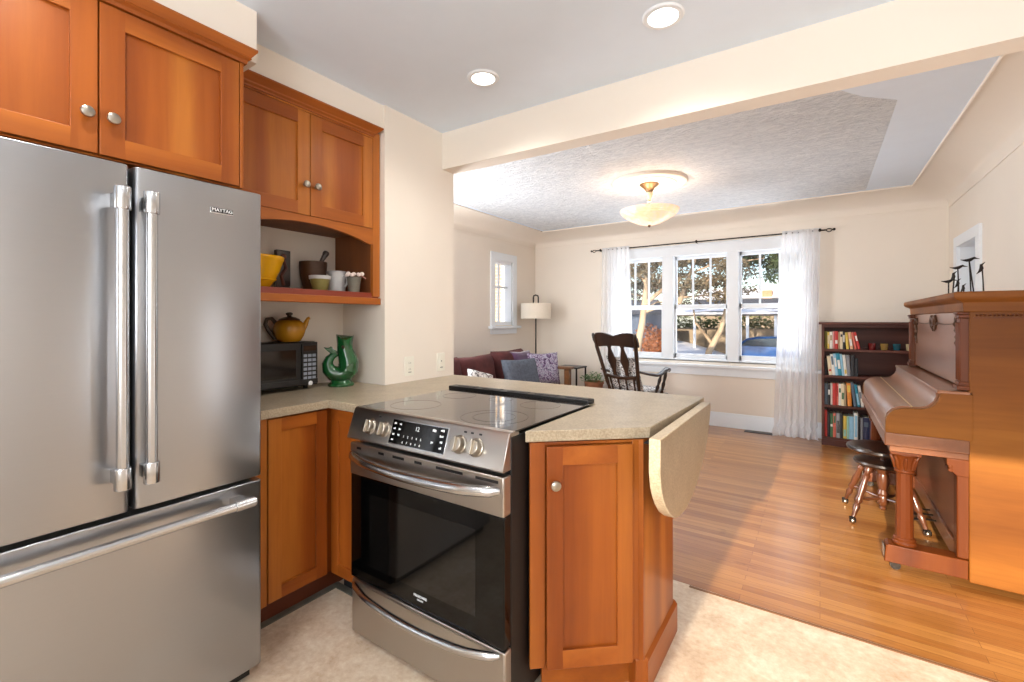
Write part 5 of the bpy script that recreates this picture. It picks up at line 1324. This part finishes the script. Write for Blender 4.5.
lb = [([(-3.9, 12.1, 1.7), (-3.1, 12.0, 2.3), (-2.2, 11.8, 2.6)], 0.06), ([(-3.85, 12.1, 2.3), (-4.6, 12, 2.9), (-5.2, 12, 3.2)], 0.05), ([(-3.85, 12.1, 1.5), (-2.9, 11.9, 1.85), (-2.0, 11.8, 1.9)], 0.04), ([(-2.95, 11.9, 1.7), (-2.6, 11.8, 2.6), (-2.3, 11.8, 3.6)], 0.06)]
for k in range(40):
    q = Vector((rnd.uniform(-4.8, -1.7), 12 + rnd.uniform(-0.5, 0.6), rnd.uniform(1.7, 3.4))); d = Vector((rnd.uniform(-1, 1), rnd.uniform(-0.3, 0.3), rnd.uniform(-0.7, 0.5)))
    lb.append(([tuple(q), tuple(q + d * 0.5 + Vector((0, 0, 0.05))), tuple(q + d)], rnd.uniform(0.012, 0.03)))
tree('spruce_tree', 'big brown green spruce with pale leaning trunk outside the front window', -4.15, 12.0,
     [(-4.2, 12, ZG), (-4.1, 12, 0.3), (-3.95, 12.05, 1.2), (-3.85, 12.1, 2.2), (-3.9, 12.1, 3.6), (-3.8, 12.1, 5.2)],
     lb, cl, 26000, 0.085, M['needles'], 0.12, 5)
cl = []
for k in range(22): cl.append(((rnd.uniform(-1.7, 1.0), 14 + rnd.uniform(-0.9, 0.9), rnd.uniform(2.35, 4.6)), (rnd.uniform(0.25, 0.5), 0.4, rnd.uniform(0.12, 0.28))))
for k in range(8): cl.append(((rnd.uniform(-0.9, 0.9), 14 + rnd.uniform(-0.6, 0.6), rnd.uniform(1.9, 3.2)), (0.35, 0.35, 0.2)))
tree('spruce_tree', 'green spruce beyond the right hand window sash', 0.3, 14.2,
     [(0.5, 14.2, ZG), (0.45, 14.2, 1.5), (0.4, 14.2, 3.2), (0.3, 14.2, 5.0)],
     [([(0.45, 14.2, 2.2), (-0.4, 14, 2.6), (-1.3, 13.9, 2.7)], 0.05), ([(0.45, 14.2, 2.8), (-0.5, 14, 3.3), (-1.5, 13.9, 3.5)], 0.05)],
     cl, 7000, 0.12, M['needlesg'], 0.14, 6)
t = thing('birch_sapling', 'thin leaning bare tree standing in front of the carport', 'tree', (-2.6, 13.5, ZG))
b = MB(); b.tube([(-2.75, 13.5, ZG), (-2.55, 13.5, 0.4), (-2.25, 13.5, 1.0), (-2.1, 13.5, 1.6), (-2.15, 13.5, 2.4)], [0.10, 0.09, 0.07, 0.06, 0.04], 12); b.build('trunk', M['bark'], t)
for q in ([(-2.45, 13.5, 0.6), (-2.9, 13.5, 1.2), (-3.0, 13.5, 1.9)], [(-2.15, 13.5, 1.3), (-1.8, 13.4, 1.8), (-1.7, 13.4, 2.5)]):
    b = MB(); b.tube(q, [0.045, 0.03, 0.015], 8); b.build('branch', M['bark'], t)
# blue car
t = thing('car', 'blue hatchback car parked outside below the right hand window sash', 'car', (-0.3, 17.2, ZG))
prof = [(-2.36, -0.30), (-2.40, 0.10), (-2.34, 0.40), (-2.22, 0.50), (-1.98, 0.68), (-1.65, 0.745), (-0.9, 0.77), (-0.2, 0.72), (0.55, 0.42), (1.35, 0.34), (1.72, 0.22), (1.80, -0.10), (1.76, -0.30)]
b = MB(); b.prism(prof, 'y', 16.4, 18.05); b.build('body', M['carblue'], t, bevel=0.09, segs=4)
b = MB(); b.prism([(-2.16, 0.45), (-1.94, 0.63), (-1.62, 0.69), (-1.05, 0.71), (-1.05, 0.43)], 'y', 16.385, 18.065); b.prism([(-0.99, 0.43), (-0.99, 0.71), (-0.25, 0.665), (0.30, 0.42)], 'y', 16.385, 18.065); b.build('side_glass', M['carglass'], t, bevel=0.012)
b = MB(); b.loft([[(x_ + o * 0.02, y_, z_ + o * 0.02) for x_, y_, z_ in ((0.45, 16.52, 0.465), (0.45, 17.93, 0.465), (-0.12, 17.85, 0.695), (-0.12, 16.6, 0.695))] for o in (0, 1)]); b.build('windscreen', M['carglass'], t)
for xx in (-1.7, 1.1):
    for yy in (16.38, 17.88):
        b = MB(); b.cyl((xx, yy, -0.29), (xx, yy + 0.2, -0.29), 0.31, n=28); wh = b.build('wheel', M['rubber'], t, bevel=0.03)
        b = MB(); b.cyl((xx, yy - 0.006, -0.29), (xx, yy + 0.206, -0.29), 0.19, n=24); b.build('hubcap', M['nickel'], wh)
# neighbour's brick wall seen by the small side window
t = thing('brick_house', 'tan brick neighbouring house outside the small side window', 'house', (-9.5, 11, ZG))
MB().box(-13.0, 10.5, ZG, -7.43, 15.0, 3.4).build('house_wall', M['brick'], t, smooth=0)
MB().box(-13.2, 10.2, 3.4, -7.2, 15.2, 3.55).build('eave', M['white'], t)
MB().box(-7.43, 10.47, ZG, -7.36, 10.56, 3.4).build('corner_board', M['white'], t)
